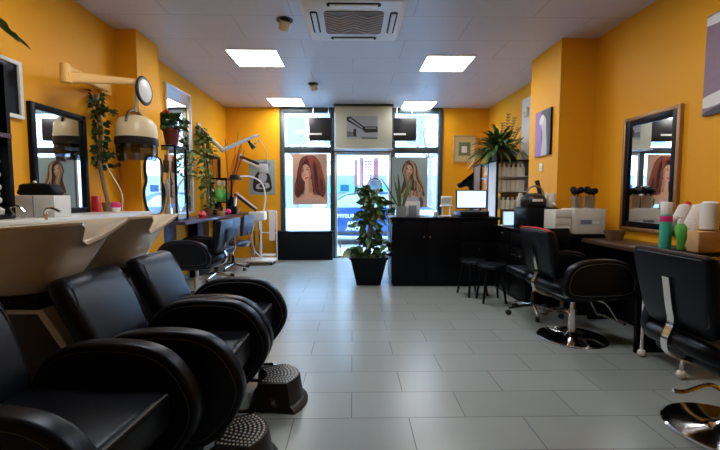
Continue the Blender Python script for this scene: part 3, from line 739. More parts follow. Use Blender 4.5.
g = G(); g.tube(rel(*spline([(-2.50, 4.12, 2.3), (-2.49, 4.05, 1.9), (-2.46, 4.05, 1.6), (-2.33, 4.08, 1.3), (-2.34, 4.10, 1.115)], 6)), .005, WHITE, 6); g.build('power_cord', t)

# ================================================================== LEFT WORKTOP BEYOND THE PILLAR
g = G(); g.box((XL+.001, 4.94, .905), (-2.06, 7.95, .95), PURPLE, .006)
tag_o = thing('worktop', 'dark plum worktop along the left wall beyond the pillar', 'worktop', (-2.3, 6.4, 0))
g.bm.transform(Matrix.Translation((2.3, -6.4, 0))); g.build('top', tag_o)
for y0 in (4.96, 6.2, 7.3): G().box((-.24, y0-6.4, 0), (-.10, y0-6.4+.5, .905), BLACK, .003).build('cabinet', tag_o)
# display case
t = thing('display_case', 'small black glazed display case on the left worktop', 'display case', (-2.37, 5.20, .951))
g = G(); a, b, h = .17, .16, .94
for sx in (-1, 1):
    for sy in (-1, 1): g.box((sx*a-.012, sy*b-.012, 0), (sx*a+.012, sy*b+.012, h), BLACK)
for z in (0, h-.02): g.box((-a-.012, -b-.012, z), (a+.012, b+.012, z+.02), BLACK)
g.build('case_frame', t)
for z in (.30, .60): G().box((-a+.012, -b+.012, z), (a-.012, b-.012, z+.008), GLASSD).build('shelf', t)
G().box((-a+.012, -b-.004, .02), (a-.012, -b, h-.02), GLASSD).build('front_glass', t)
G().box((a-.002, -b+.012, .02), (a+.002, b-.012, h-.02), GLASSD).build('side_glass', t)
BOTW = mat('cream_bottle', (.85, .83, .74), .35); BOTB = mat('brown_bottle', (.14, .05, .03), .3)
def bottle(loc, r, h, m, capm, label, group, name='bottle'):
    t = thing(name, label, 'bottle', loc, 0, group)
    G().lathe([(r*.92, 0), (r, .01), (r, h*.68), (r*.45, h*.78), (r*.4, h*.82)], m, seg=14).build('bottle_body', t)
    G().lathe([(r*.5, h*.82), (r*.5, h*.99), (r*.42, h)], capm, seg=12).build('cap', t)
    return t
cx, cy = -2.37, 5.20
for z, m, nm in ((.9715, BOTW, 'bottom'), (1.2595, BOTW, 'middle'), (1.5595, BOTB, 'top')):
    for k, dx in enumerate((-.10, 0, .10)):
        bottle((cx+dx, cy-.04, z), .035, .20+.02*(k % 2), m, WHITE if m is BOTW else RED, ('cream' if m is BOTW else 'dark brown')+' bottle on the %s shelf of the small display case, %s' % (nm, ('nearest the wall', 'in the middle', 'nearest the room')[k]), 'bottles in the display case')
# flower pot on top
t = thing('geranium', 'red flowering geranium in a maroon pot on the display case', 'plant', (-2.30, 5.18, 1.9115))
G().lathe([(.075, 0), (.10, .17), (.11, .17), (.11, .20), (.095, .20), (.09, .15)], MAROON).lathe([(.0, .165), (.092, .168)], SOIL, cap=False).build('pot', t)
g = G(); rnd = random.Random(8)
for k in range(110):
    an = rnd.uniform(0, 2*PI); e = rnd.uniform(-.1, 1.2); d = V(math.cos(an)*math.cos(e), math.sin(an)*math.cos(e), math.sin(e)); g.leaf(V(0, 0, .20)+d*rnd.uniform(.04, .20), d, (rnd.uniform(-1, 1), rnd.uniform(-1, 1), 1), .09, .085, [LEAF, LEAFD][k % 2], droop=.4)
g.build('foliage', t)
g = G()
for q in ((-.12, -.06, .36), (-.02, -.1, .40), (-.16, .02, .30)):
    for k in range(12): g.ball(V(*q)+V(rnd.uniform(-.03, .03), rnd.uniform(-.03, .03), rnd.uniform(-.02, .02)), .014, RED, seg=6)
    g.tube([(0, 0, .18), V(*q)*.8, q], .003, LEAFD, 5)
g.build('blossom', t)

# items on the far worktop
for k, (x, y, lab) in enumerate(((-2.30, 6.95, 'green vase in a black frame, nearer of two on the worktop'), (-2.34, 7.38, 'green vase in a black frame, farther of two on the worktop'))):
    t = thing('framed_vase', lab, 'vase', (x, y, .951), .25, 'green vases in black stands')
    g = G(); g.box((-.13, -.05, 0), (-.105, .05, .62), BLACK).box((.105, -.05, 0), (.13, .05, .62), BLACK).box((-.13, -.05, .60), (.13, .05, .625), BLACK).box((-.13, -.05, .0), (.13, .05, .03), BLACK).box((-.105, -.05, .20), (.105, .05, .215), BLACK); g.build('stand', t)
    G().lathe([(.03, .2155), (.075, .27), (.08, .33), (.05, .40), (.025, .47), (.03, .5)], GREEN).build('vase', t)
    G().lathe([(.032, .499), (.045, .56), (.02, .59)], PAPER).build('stopper', t)
t = thing('black_caddy', 'black tool caddy with white tubes at the far end of the plum worktop', 'caddy', (-2.12, 7.12, .951), .2)
G().box((-.06, -.13, 0), (.06, .13, .14), BLACKM, .006).box((-.01, -.13, .14), (.01, .13, .30), BLACKM, .004).build('caddy_body', t)
for k in range(3): G().cyl((.035, -.09+.08*k, .13), (.05, -.09+.08*k, .27+.03*k), .018, .016, (PAPER, STEEL, RED)[k], 10).build('tube', t)
tag(G().ball((-2.13, 6.85, 1.0), .055, PINK, (1, 1, .88)).build('yarn_ball', loc=(-2.13, 6.85, .951)), 'magenta ball on the left worktop', 'ball')
t = thing('basket', 'small tan basket of brushes on the left worktop', 'basket', (-2.17, 6.62, .951))
G().lathe([(.06, 0), (.08, .07), (.073, .07), (.055, .01)], TAN).build('basket', t)
for k in range(4): G().tube([(-.03+.02*k, 0, .02), (-.05+.035*k, .0, .13)], .007, (RED, WALNUT, PLASTB, CREAM)[k], 6).build('brush_handle', t)
tag(G().lathe([(.045, 0), (.055, .05), (.03, .09), (.02, .1)], RED, loc=(-2.15, 5.75, .951)).build('red_jar', loc=(-2.15, 5.75, .951)), 'red jar on the near end of the plum worktop', 'jar')
tag(G().lathe([(.055, 0), (.07, .09), (.066, .09), (.05, .01)], TAN, loc=(-2.18, 7.52, .951)).build('tan_bowl', loc=(-2.18, 7.52, .951)), 'tan bowl at the far end of the plum worktop', 'bowl')
# dry twigs in the corner
t = thing('twig_vase', 'tall bare red twigs standing in the left front corner', 'dried twigs', (-2.40, 7.84, .951))
G().lathe([(.05, 0), (.07, .12), (.045, .3), (.05, .33), (.04, .33), (.035, .28)], BLACKM).build('vase', t)
g = G(); rnd = random.Random(6)
for k in range(11):
    a = rnd.uniform(-.1, .30); b = rnd.uniform(-.12, .06); z = rnd.uniform(.9, 1.55)
    g.tube(spline([(0, 0, .05), (a*.3, b*.4, .5), (a, b, z*.8), (a*1.35+.02, b*1.2-.01, z)], 4), [.006]*12+[.003], TWIG, 5)
g.build('twigs', t)

# second jointed wall arm with lamp
t = thing('wall_arm_lamp', 'pale grey jointed wall arm with a small lamp in the left corner', 'wall lamp', (-2.548, 6.72, 2.38)); B = V(-2.548, 6.72, 2.38)
GREYM = mat('pale_grey_enamel', (.55, .57, .58), .35)
G().box((0, -.06, -.08), (.03, .06, .08), GREYM, .008).build('wall_plate', t)
arm_bar((-2.53, 6.72, 2.38), (-2.25, 7.02, 2.06), .07, .07, .055, .055, GREYM).build('first_arm', t)
arm_bar((-2.25, 7.02, 2.06), (-1.72, 7.40, 2.38), .06, .08, .045, .05, GREYM).build('second_arm', t)
G().ball(V(-2.25, 7.02, 2.06)-B, .045, GREYM).build('elbow', t)
g = G(); g.tube(rel(*spline([(-1.72, 7.40, 2.37), (-1.70, 7.41, 2.28), (-1.76, 7.42, 2.24)], 4)), .008, GREYM, 6); g.cyl(V(-1.90, 7.42, 2.27)-B, V(-1.80, 7.42, 2.14)-B, .025, .05, PLASTB); g.tube(rel((-1.82, 7.42, 2.2), (-1.76, 7.42, 2.24)), .008, PLASTB, 6); g.build('lamp_head', t)
g = G(); g.tube(rel(*spline([(-1.72, 7.40, 2.32), (-1.62, 7.5, 2.15), (-1.60, 7.6, 1.95), (-1.66, 7.8, 1.75)], 6)), .006, WHITE, 6); g.build('cable', t)
# dark gooseneck heater on the front wall
t = thing('infrared_heater', 'black and white infrared hair heater fixed to the corner wall', 'hair heater', (-2.26, 8.199, 2.05)); B = V(-2.26, 8.199, 2.05)
G().box((-.05, -.03, -.06), (.05, 0, .06), GREYM, .006).build('wall_plate', t)
arm_bar((-2.26, 8.16, 2.05), (-1.84, 8.02, 1.88), .05, .07, .06, .08, PLASTB).build('black_arm', t)
arm_bar((-2.20, 8.10, 1.99), (-1.86, 7.99, 1.845), .02, .04, .02, .04, WHITE).build('white_trim', t)
G().box(V(-1.85, 7.93, 1.72)-B, V(-1.68, 8.05, 1.90)-B, GREYM, .02).build('head', t)
# poster in the corner
cut = [(sp2([(.2, .1), (.15, .4), (.3, .62), (.5, .72), (.75, .6), (.85, .35), (.8, .1)]), I_dk), (ell(.52, .50, .17, .15, 0), I_g1), (sp2([(.3, .3), (.7, .34), (.75, .2), (.3, .16)]), I_g1), (ell(.5, .25, .12, .06), I_dk), (sp2([(.3, .85), (.7, .98), (.8, .8), (.5, .7)]), I_g2)]
poster('poster', 'grey and black poster on the ochre wall left of the shop window', -2.10, 1.30, .52, .70, I_teal, cut, y=8.194)

# ================================================================== STYLING CHAIRS
def styling_chair(label, loc, rz, red=False, group='black styling chairs on round chrome bases', nav=False):
    t = thing('styling_chair', label, 'salon chair', loc, rz, group)
    L = LEATHER
    g = G(); g.lathe([(.285, 0), (.29, .006), (.28, .014), (.10, .024), (.055, .045), (.04, .06)], CHROME if not nav else CHROME, seg=40); g.build('base_plate', t)
    g = G(); g.cyl((0, 0, .05), (0, 0, .26), .036, .034, CHROME, 20); g.cyl((0, 0, .26), (0, 0, .37), .022, .022, STEEL, 16); g.build('column', t)
    g = G(); g.tube(spline([(-.03, 0, .22), (-.10, .02, .25), (-.20, .05, .20), (-.26, .06, .20)], 5), .011, CHROME, 8); g.build('pump_lever', t)
    g = G(); g.box((-.13, -.13, .355), (.13, .13, .385), PLASTB, .006); g.build('seat_plate', t)
    g = G(); g.box((-.25, -.235, .38), (.27, .235, .50), L, .035, seg=3); g.tube([(.262, -.20, .49), (.262, .20, .49)], .003, STITCH, 5); g.build('seat', t)
    # backrest
    g = G(); rings = []
    for z, x, w, th in ((.56, -.275, .17, .02), (.58, -.28, .205, .035), (.66, -.30, .225, .045), (.80, -.325, .245, .045), (.92, -.35, .255, .04), (.965, -.36, .24, .03), (.975, -.362, .22, .012)):
        rings.append([(x+a, b, z) for a, b in rrect(th*2, w*2, th*.8, 4)])
    g.loft(rings, L)
    ed = [(-.325, -.15, .59), (-.345, -.205, .64), (-.395, -.235, .92), (-.40, -.20, .955), (-.40, .20, .955), (-.395, .235, .92), (-.345, .205, .64), (-.325, .15, .59)]
    g.tube([V(*p)+V(.012, 0, 0) for p in ed], .0035, STITCH, 5, closed=True)
    b_ = g.build('backrest', t)
    if red: G().tube([(-.395, -.22, .968), (-.375, -.235, .978), (-.365, 0, .985), (-.375, .235, .978), (-.395, .22, .968)], .007, RED, 8).build('red_piping', t)
    # lumbar roll joining seat and back
    g = G(); g.tube(spline([(-.20, -.25, .46), (-.30, -.17, .50), (-.32, 0, .51), (-.30, .17, .50), (-.20, .25, .46)], 6), .048, L, 12); g.build('lumbar_roll', t)
    # chrome strip behind
    g = G(); pts = spline([(-.385, 0, .84), (-.362, 0, .70), (-.345, 0, .60), (-.375, 0, .50), (-.33, 0, .42), (-.15, 0, .365)], 6); prev = None
    rings = []
    for i, p in enumerate(pts):
        d = (pts[min(i+1, len(pts)-1)]-pts[max(i-1, 0)]).normalized(); n = V(0, 1, 0).cross(d).normalized()*.005; rings.append([p+n+V(0, .022, 0), p+n-V(0, .022, 0), p-n-V(0, .022, 0), p-n+V(0, .022, 0)])
    g.loft(rings, CHROME); g.build('back_bracket', t)
    # arms
    out = sp2([(-.27, .47), (-.26, .60), (-.20, .69), (-.08, .735), (.12, .745), (.26, .71), (.34, .62), (.36, .52), (.33, .45), (.20, .42), (-.15, .42)], 6)
    inn = [(.04+(x-.04)*.88, .58+(z-.58)*.80) for x, z in out]
    for s_ in (-1, 1):
        g = G(); y0 = s_*.275; g.prism(out, 'y', y0-.038, y0+.038, L, .02, 4)
        for yy in (y0-.0385, y0+.0385): g.tube([(x, yy, z) for x, z in inn], .0016, STITCH, 5, closed=True)
        g.build('armrest', t)
    g = G(); g.tube(spline([(.12, -.10, .37), (.22, -.12, .33), (.33, -.14, .17), (.37, -.14, .16)], 5), .010, CHROME, 8); g.tube(spline([(.12, .10, .37), (.22, .12, .33), (.33, .14, .17), (.37, .14, .16)], 5), .010, CHROME, 8)
    g.tube([(.37, -.16, .16), (.37, .16, .16)], .014, CHROME, 8); g.build('footrest', t)
    return t
styling_chair('black styling chair with red piped back before the desks on the right', (1.95, 3.46, 0), R(4), True)
styling_chair('black styling chair with chrome strip on its back at the right edge', (2.0, 2.02, 0), R(1))
styling_chair('black styling chair facing the left worktop', (-1.95, 4.98, 0), R(180))
def office_chair(label, loc, rz, m):
    t = thing('rolling_chair', label, 'swivel chair', loc, rz, 'rolling chairs on five-star bases')
    for k in range(5):
        a = R(72*k+18); c, s_ = math.cos(a), math.sin(a)
        lg = G().tube([(c*.02, s_*.02, .10), (c*.16, s_*.16, .085), (c*.27, s_*.27, .068)], [.022, .018, .013], CHROME, 8).build('leg', t)
        gg = G(); gg.cyl((c*.27-s_*.018, s_*.27+c*.018, .028), (c*.27+s_*.018, s_*.27-c*.018, .028), .028, .028, PLASTB, 14); gg.cyl((c*.27, s_*.27, .03), (c*.27, s_*.27, .07), .008, .008, STEEL, 8); gg.build('castor', lg)
    G().cyl((0, 0, .08), (0, 0, .25), .028, .026, PLASTB).cyl((0, 0, .25), (0, 0, .42), .014, .014, CHROME).build('gas_column', t)
    G().box((-.22, -.22, .42), (.22, .22, .50), m, .03, seg=3).build('seat', t)
    g = G(); rings = []
    for z, x, w, th in ((.60, -.25, .16, .012), (.615, -.252, .18, .028), (.75, -.27, .20, .035), (.90, -.29, .20, .03), (.945, -.298, .18, .015)): rings.append([(x+a_, b_, z) for a_, b_ in rrect(th*2, w*2, th*.8, 4)])
    g.loft(rings, m); g.build('backrest', t)
    G().tube(spline([(-.05, 0, .41), (-.24, 0, .42), (-.31, 0, .50), (-.29, 0, .66)], 5), .014, CHROME, 8).build('back_stem', t)
    return t
office_chair('black rolling chair behind the red piped styling chair', (1.92, 4.16, 0), R(92), LEATHER)
office_chair('navy rolling chair at the left worktop, second from the camera', (-2.07, 6.02, 0), R(174), BLUELEA)
office_chair('navy rolling chair at the far left worktop beside the white trolley', (-2.07, 6.88, 0), R(168), BLUELEA)

# white trolley and steamer in the far left corner
t = thing('steamer_stand', 'white wheeled hair steamer stand in the far left corner', 'hair steamer', (-1.72, 7.45, 0))
g = G()
g.prism(rrect(.56, .40, .08, 5), 'z', .065, .095, WHITE, .006); g.build('base', t)
for sx in (-1, 1):
    for sy in (-1, 1): G().cyl((sx*.22-.012, sy*.14, .03), (sx*.22+.012, sy*.14, .03), .03, .03, PLASTB, 12).cyl((sx*.22, sy*.14, .035), (sx*.22, sy*.14, .068), .008, .008, STEEL, 8).build('castor', t)
for x, y_, h in ((-.12, 0, .62), (-.04, .05, .95), (.02, -.05, .95), (-.17, -.08, .40)): G().cyl((x, y_, .094), (x, y_, h), .013, .013, CHROME if x < 0 else WHITE, 10).build('pole', t)
G().box((-.20, -.1, .82), (.10, .12, .98), WHITE, .03, seg=3).build('water_tank', t)
g = G(); g.tube(spline([(.06, 0, .97), (.10, 0, 1.25), (.04, 0, 1.50), (-.14, -.05, 1.62), (-.36, -.10, 1.62)], 8), .014, WHITE, 8); g.build('curved_arm', t)
g = G(); g.loft([[(x-.42, y-.1, 1.56) for x, y in rrect(.22, .16, .03, 3)], [(x-.42, y-.1, 1.65) for x, y in rrect(.16, .12, .03, 3)]], PLASTB); g.build('steam_head', t)
arm_bar_B = B; B = V(-1.72, 7.45, 0)
arm_bar((-1.78, 7.40, 1.0), (-2.14, 7.28, 1.30), .08, .05, .07, .045, PLASTB).build('lower_arm', t)
arm_bar((-1.76, 7.36, 1.03), (-2.10, 7.25, 1.33), .03, .03, .03, .03, WHITE).build('arm_trim', t)
g = G(); g.tube(spline([(-.02, -.05, .9), (-.12, -.16, .6), (-.08, -.18, .3), (.0, -.1, .16)], 6), .010, GREYM, 6); g.build('hose', t)
t = thing('towel_trolley', 'narrow white rail trolley hung with a pale towel by the bench', 'trolley', (-1.66, 7.86, 0))
g = G()
for x in (-.16, .16): g.cyl((x, 0, .0), (x, 0, .98), .013, .013, WHITE, 10)
for z in (.12, .55, .97): g.cyl((-.16, 0, z), (.16, 0, z), .010, .010, WHITE, 8)
g.build('rail_frame', t); G().box((-.13, -.14, .10), (.13, .14, .125), WHITE, .004).build('shelf', t)
G().prism([(-.03, .40), (-.034, .96), (-.015, .993), (.015, .993), (.034, .96), (.03, .62), (.022, .62), (.022, .96), (0, .984), (-.024, .96), (-.022, .40)], 'x', .02, .13, TOWEL).build('towel', t)

# black bench in the left window
t = thing('window_bench', 'black rectangular bench under the auburn hair poster', 'bench', (-.965, 8.02, 0))
G().box((-.56, -.135, 0), (.56, .14, .53), BLACKM, .006).build('bench_body', t)
G().box((-.57, -.145, .53), (.57, .14, .575), LEATHER, .012).build('bench_pad', t)

# ================================================================== RECEPTION
t = thing('reception_desk', 'black reception desk with two small round knobs', 'reception desk', (1.22, 5.86, 0))
G().box((-.68, -.34, .04), (.80, .32, .935), BLACK, .004).build('body', t)
G().box((-.70, -.37, .935), (.82, .34, .97), BLACK, .006).build('desk_top', t)
G().box((-.66, -.32, 0), (.78, .30, .04), BLACKM).build('plinth', t)
for x0, x1, kx in ((-.66, -.20, -.235), (-.19, .27, -.155)):
    d = G().box((x0, -.352, .08), (x1, -.340, .92), BLACK, .004).build('door', t)
    G().cyl((kx, -.352, .70), (kx, -.372, .70), .007, .012, CHROME, 14).build('knob', d)
for z0 in (.08, .36, .64):
    d = G().box((.29, -.352, z0), (.78, -.340, z0+.26), BLACK, .004).build('drawer', t)
    G().cyl((.535, -.352, z0+.16), (.535, -.372, z0+.16), .007, .012, CHROME, 14).build('knob', d)
ZT = .9705
t = thing('snake_plant', 'upright snake plant in a grey square pot on the reception desk', 'plant', (.68, 5.66, ZT))
G().loft([[(a, b, z) for a, b in rrect(2*h_, 2*h_, .01, 2)] for h_, z in ((.065, 0), (.072, .15), (.062, .15), (.06, .12))], GREYP).build('pot', t)
g = G(); rnd = random.Random(2)
for k in range(11):
    an = rnd.uniform(0, 2*PI); tl = rnd.uniform(.02, .22); L_ = rnd.uniform(.38, .58)
    if k == 0: an, tl, L_ = PI, .48, .5
    bx, by = math.cos(an)*.03, math.sin(an)*.03; d = V(math.cos(an)*tl, math.sin(an)*tl, 1).normalized(); sd = V(-math.sin(an+.6), math.cos(an+.6), 0)
    rings = []
    for tt, w in ((0, .014), (.3, .021), (.7, .017), (.92, .007), (1, .001)):
        p = V(bx, by, .11)+d*(L_*tt)+V(math.cos(an), math.sin(an), 0)*(.05*tt*tt); n_ = d.cross(sd)*.0025; rings.append([p+sd*w, p+n_, p-sd*w, p-n_])
    g.loft(rings, SNAKE)
g.build('leaves', t)
t = thing('card_holder', 'grey card in a clear stand beside the snake plant', 'card holder', (.85, 5.68, ZT))
G().box((-.055, -.01, 0), (.055, .01, .16), I_g2, .002, mtx=Matrix.Rotation(R(-8), 4, 'X')).build('card', t)
G().box((-.06, -.04, 0), (.06, .04, .006), GLASSD).build('foot', t)
t = thing('leaflet_stand', 'white leaflet stand behind the snake plant', 'leaflet stand', (.86, 5.86, ZT))
G().prism([(-.04, 0), (-.02, .22), (-.012, .22), (.03, .01), (.06, 0)], 'x', -.12, .12, PAPER).build('stand', t)
G().box((-.1, -.052, .03), (.1, -.046, .17), I_w).build('leaflet', t)
t = thing('card_terminal', 'white card payment terminal on the reception desk', 'card terminal', (1.34, 5.72, ZT))
G().box((-.06, -.02, 0), (-.045, .03, .14), WHITE).box((.045, -.02, 0), (.06, .03, .14), WHITE).box((-.07, -.05, 0), (.07, .05, .012), WHITE, .004).build('stand', t)
G().box((-.085, -.03, .14), (.085, .05, .165), WHITE, .006).box((-.075, .0, .165), (.075, .04, .29), WHITE, .01).build('housing', t)
G().box((-.06, -.006, .20), (.06, .0, .27), GREYM).build('display', t)
tag(G().lathe([(.03, 0), (.035, .07), (.03, .07), (.028, .01)], WHITE, loc=(1.17, 5.62, ZT)).build('cup', loc=(1.17, 5.62, ZT)), 'small white cup left of the card terminal', 'cup')
t = thing('cash_drawer', 'black cash drawer under the monitor', 'cash drawer', (1.70, 5.74, ZT))
G().box((-.20, -.20, 0), (.20, .20, .08), PLASTB, .006).build('case', t); G().box((-.19, -.206, .012), (.19, -.2, .068), BLACKM, .002).build('drawer_front', t)
t = thing('monitor', 'lit pale blue computer monitor on the reception desk', 'monitor', (1.70, 5.72, ZT+.0805))
G().box((-.10, -.07, 0), (.10, .07, .012), PLASTB, .004).cyl((0, .02, .01), (0, .02, .10), .02, .02, PLASTB).build('foot', t)
G().box((-.225, 0, .03), (.225, .03, .30), PLASTB, .006).build('bezel', t)
G().box((-.205, -.004, .05), (.205, .0, .285), SCREEN).box((-.06, -.006, .06), (.19, -.0041, .11), SCREENW).build('screen', t)
# product cabinet
t = thing('product_cabinet', 'tall black glazed product cabinet behind the reception desk', 'display cabinet', (2.46, 6.70, 0))
g = G(); a, b, h = .255, .58, 1.79
for sx in (-1, 1):
    for y_ in (-b, -.2, .2, b): g.box((sx*a-.015, y_-.015, 0), (sx*a+.015, y_+.015, h), BLACK)
g.box((-a-.015, -b-.015, h), (a+.015, b+.015, h+.03), BLACK, .002); g.box((-a-.015, -b-.015, 0), (a+.015, b+.015, .7), BLACK)
g.box((a-.01, -b, .7), (a+.01, b, h), BLACKM)
g.build('carcass', t)
for z in (.70, 1.06, 1.33, 1.56): G().box((-a+.0, -b+.0, z), (a-.011, b, z+.012), SILVER).build('shelf', t)
G().box((-a+.015, -b-.006, .71), (a-.015, -b-.002, h), GLASSD).build('front_glass', t)
for k, (y0, y1, m) in enumerate(((-.565, -.215, PAPER), (-.185, .185, GLASSD), (.215, .565, WALNUT))): G().box((-a-.006, y0, .71), (-a-.002, y1, h-.0), m).build('side_door', t)  # nearest door is plain white: a bright reflection put into its colour
nb = 0
for zi, z in enumerate((1.0725, 1.3425, 1.5725)):
    for k in range(6):
        x = 2.46-.20+.072*k
        if zi == 1: 
            o = tag(G().box((-.030, -.03, 0), (.030, .03, .17), BOTW, .003).build('carton'), 'cream product carton on the middle cabinet shelf, number %s from the left' % ('one', 'two', 'three', 'four', 'five', 'six')[k], 'carton', 'products in the black cabinet'); o.location = (x, 6.20, z)
        else: bottle((x, 6.18, z), .033, .19 if zi == 2 else .18, BOTW, WHITE, 'cream bottle on the %s cabinet shelf, %s from the left' % (('lower', '', 'upper')[zi], ('first', 'second', 'third', 'fourth', 'fifth', 'sixth')[k]), 'products in the black cabinet')
# big palm-like plant on the cabinet
t = thing('leafy_plant', 'large bushy green plant in a maroon trough on the cabinet', 'plant', (2.42, 6.42, 1.8205))
G().loft([[(x, y, z) for x, y in rrect(2*h_, 2*h_*.85, .03, 3)] for h_, z in ((.15, 0), (.19, .17), (.17, .17), (.16, .14))], MAROON).build('pot', t)
g = G(); rnd = random.Random(21)
for k in range(270):
    an = rnd.uniform(0, 2*PI); e = rnd.uniform(-.25, 1.25); L_ = rnd.uniform(.26, .46); d = V(math.cos(an)*math.cos(e), math.sin(an)*math.cos(e), math.sin(e)); st = V(-.12, -.05, .16)+V(d.x*.2, d.y*.2, d.z*.24)*rnd.random()
    if st.x+2.42+d.x*L_ > 2.74: d.x = -abs(d.x); st.x -= .06
    g.leaf(st, d, (0, 0, 1), L_, .055, [LEAF, LEAFD, LEAF][k % 3], droop=.5)
g.build('foliage', t)
g = G()
for k, (dx, dy, dz) in enumerate(((.05, 0, .72), (.14, -.02, .66), (.20, -.05, .50), (.0, .1, .60), (.24, -.05, .34))):
    pts = spline([(.02, 0, .12), (dx*.5, dy, dz*.6), (dx, dy, dz)], 6); g.tube(pts, .004, BARK, 5)
    for i in range(6, len(pts)): 
        for s_ in (-1, 1): g.leaf(pts[i], (s_*.5, -.3, .6), (0, 1, 0), .07, .02, BARK)
g.build('dry_fronds', t)
# black dryer silhouette and framed picture on the ochre front wall
t = thing('wall_picture', 'gold framed picture on the front wall above the monitor', 'picture', (2.27, YB-.001, 1.95))
g = G(); w, h, f = .235, .55, .03
g.box((-w, -.025, 0), (w, 0, f), TAN, .003).box((-w, -.025, h-f), (w, 0, h), TAN, .003).box((-w, -.025, f), (-w+f, 0, h-f), TAN, .003).box((w-f, -.025, f), (w, 0, h-f), TAN, .003); g.build('frame', t)
g = G(); g.box((-w+f, -.010, f), (w-f, 0, h-f), mat('mount_yellow', (.62, .52, .26), .7)); g.box((-.12, -.012, .14), (.12, -.0101, .41), mat('print_green', (.16, .20, .10), .7, noise=(12, .8))); g.box((-.06, -.014, .2), (.05, -.0121, .33), PAPER); g.build('print', t)
t = thing('horse_ornament', 'black horse head shaped ornament above the monitor', 'ornament', (2.20, 7.46, 0))
G().prism(sp2([(-.20, 1.42), (-.25, 1.46), (-.24, 1.50), (-.10, 1.56), (.02, 1.66), (.05, 1.72), (.08, 1.66), (.12, 1.60), (.12, 1.36), (.0, 1.36), (-.06, 1.45)], 4), 'y', -.05, .05, BLACKM, .02, 3).build('head', t)
G().cyl((.05, 0, .0), (.05, 0, 1.40), .015, .015, BLACKM).cyl((.05, 0, 0), (.05, 0, .02), .12, .12, BLACKM).build('stand', t)

# stacked round stools before the desk
def stool(label, x, y, rz):
    t = thing('round_stool', label, 'stool', (x, y, 0), rz, 'black round stools')
    G().lathe([(0, .41), (.145, .41), (.165, .42), (.17, .435), (.16, .455), (0, .462)], LEATHER, seg=32).build('seat', t)
    for k in range(4):
        a = R(90*k+45); G().cyl((.19*math.cos(a), .19*math.sin(a), 0), (.12*math.cos(a), .12*math.sin(a), .412), .013, .016, BLACKM, 10).build('leg', t)
    return t
stool('round black stool next to the reception desk drawers, the farther of two', 1.53, 5.04, .3)
stool('round black stool nearer the camera of the two before the desk', 1.66, 4.72, 0)
# storage units along the right pillar
t = thing('drawer_cabinet', 'low black drawer cabinet beside the two stools', 'drawer cabinet', (2.15, 5.0, 0))
G().box((-.17, -.56, 0), (.205, .48, .84), BLACK, .004).build('body', t); G().box((-.19, -.58, .84), (.205, .50, .865), BLACK, .004).build('cabinet_top', t)
for y0 in (-.55, -.03):
    for z0, z1 in ((.06, .42), (.44, .64), (.66, .82)):
        d = G().box((-.182, y0+.01, z0), (-.170, y0+.49, z1), BLACK, .003).build('drawer', t)
        G().cyl((-.182, y0+.25, (z0+z1)/2+.04), (-.20, y0+.25, (z0+z1)/2+.04), .007, .011, CHROME, 12).build('knob', d)
for z in (.55,):
    G().tube([(-.182, -.35, z), (-.215, -.35, z), (-.215, -.15, z), (-.182, -.15, z)], .006, CHROME, 8).build('rail_handle', t)
t = thing('laptop', 'silver laptop standing open beside the black cabinet', 'laptop', (2.10, 5.28, .8655))
G().box((-.14, -.1, 0), (.14, .1, .012), GREYM, .003).build('keyboard_base', t); G().box((-.145, -.1, 0.012), (.145, -.09, .20), GREYM, .003).build('lid', t); G().box((-.135, -.102, .02), (.135, -.1001, .19), mat('pale_screen', (.1, .1, .1), .2, emit=(.42, .60, .92), es=.8)).build('screen', t)
t = thing('tool_cabinet', 'square black cabinet standing on the drawer cabinet', 'cabinet', (2.165, 4.73, .8655))
G().box((-.17, -.21, 0), (.185, .2, .262), BLACKM, .006).build('body', t); G().box((-.176, -.19, .02), (-.17, .18, .245), BLACK, .002).build('door', t)
# tool caddy with dryers
zt = .8655+.262+.0005
t = thing('tool_bag', 'rounded black tool bag with a pale band on the square cabinet', 'tool bag', (2.12, 4.68, zt))
g = G(); rings = []
for z, rx, ry in ((0, .13, .10), (.02, .145, .115), (.09, .15, .12), (.14, .12, .095), (.165, .05, .04)): rings.append([(rx*math.cos(2*PI*k/24), ry*math.sin(2*PI*k/24), z) for k in range(24)])
g.loft(rings, PLASTB); g.build('bag_body', t)
G().box((-.06, -.126, .07), (.06, -.112, .10), WHITE, .004).build('pale_band', t)
G().tube(spline([(-.10, -.04, .14), (-.08, -.06, .22), (.0, -.06, .25), (.07, -.06, .21), (.10, -.04, .14)], 5), .009, STEEL, 8).build('handle', t)
def hair_dryer(label, loc, rot, m):
    t = thing('hair_dryer', label, 'hair dryer', loc, 0, 'hair dryers on the square cabinet'); t.rotation_euler = rot
    G().lathe([(.022, 0), (.03, .015), (.036, .06), (.036, .10), (.028, .14), (.02, .17)], m, seg=16).build('barrel', t)
    G().tube([(0, -.03, .05), (-.0, -.10, .03)], [.016, .013], m, 8).build('handle', t)
hair_dryer('cream hair dryer standing right of the black tool bag', (2.29, 4.60, zt+.0), (0, R(10), 0), TOWEL)
hair_dryer('black hair dryer standing behind the tool bag', (2.22, 4.84, zt), (0, R(0), R(40)), PLASTB)
hair_dryer('cream hair dryer standing behind the tool bag', (2.14, 4.84, zt), (0, 0, R(95)), CREAM)
hair_dryer('cream hair dryer lying over the right edge of the tool bag', (2.30, 4.72, zt), (0, R(-6), R(120)), TOWEL)
hair_dryer('cream hair dryer standing left behind the tool bag', (2.05, 4.87, zt), (0, R(-8), R(60)), TOWEL)
tag(G().cyl((2.30, 4.80, zt), (2.24, 4.86, zt+.32), .02, .028, PLASTB).build('round_brush', loc=(2.3, 4.8, zt)), 'tall black round brush leaning by the pillar', 'brush')
t = thing('broom', 'broom with black handle leaning beyond the right pillar', 'broom', (2.50, 5.60, 0))
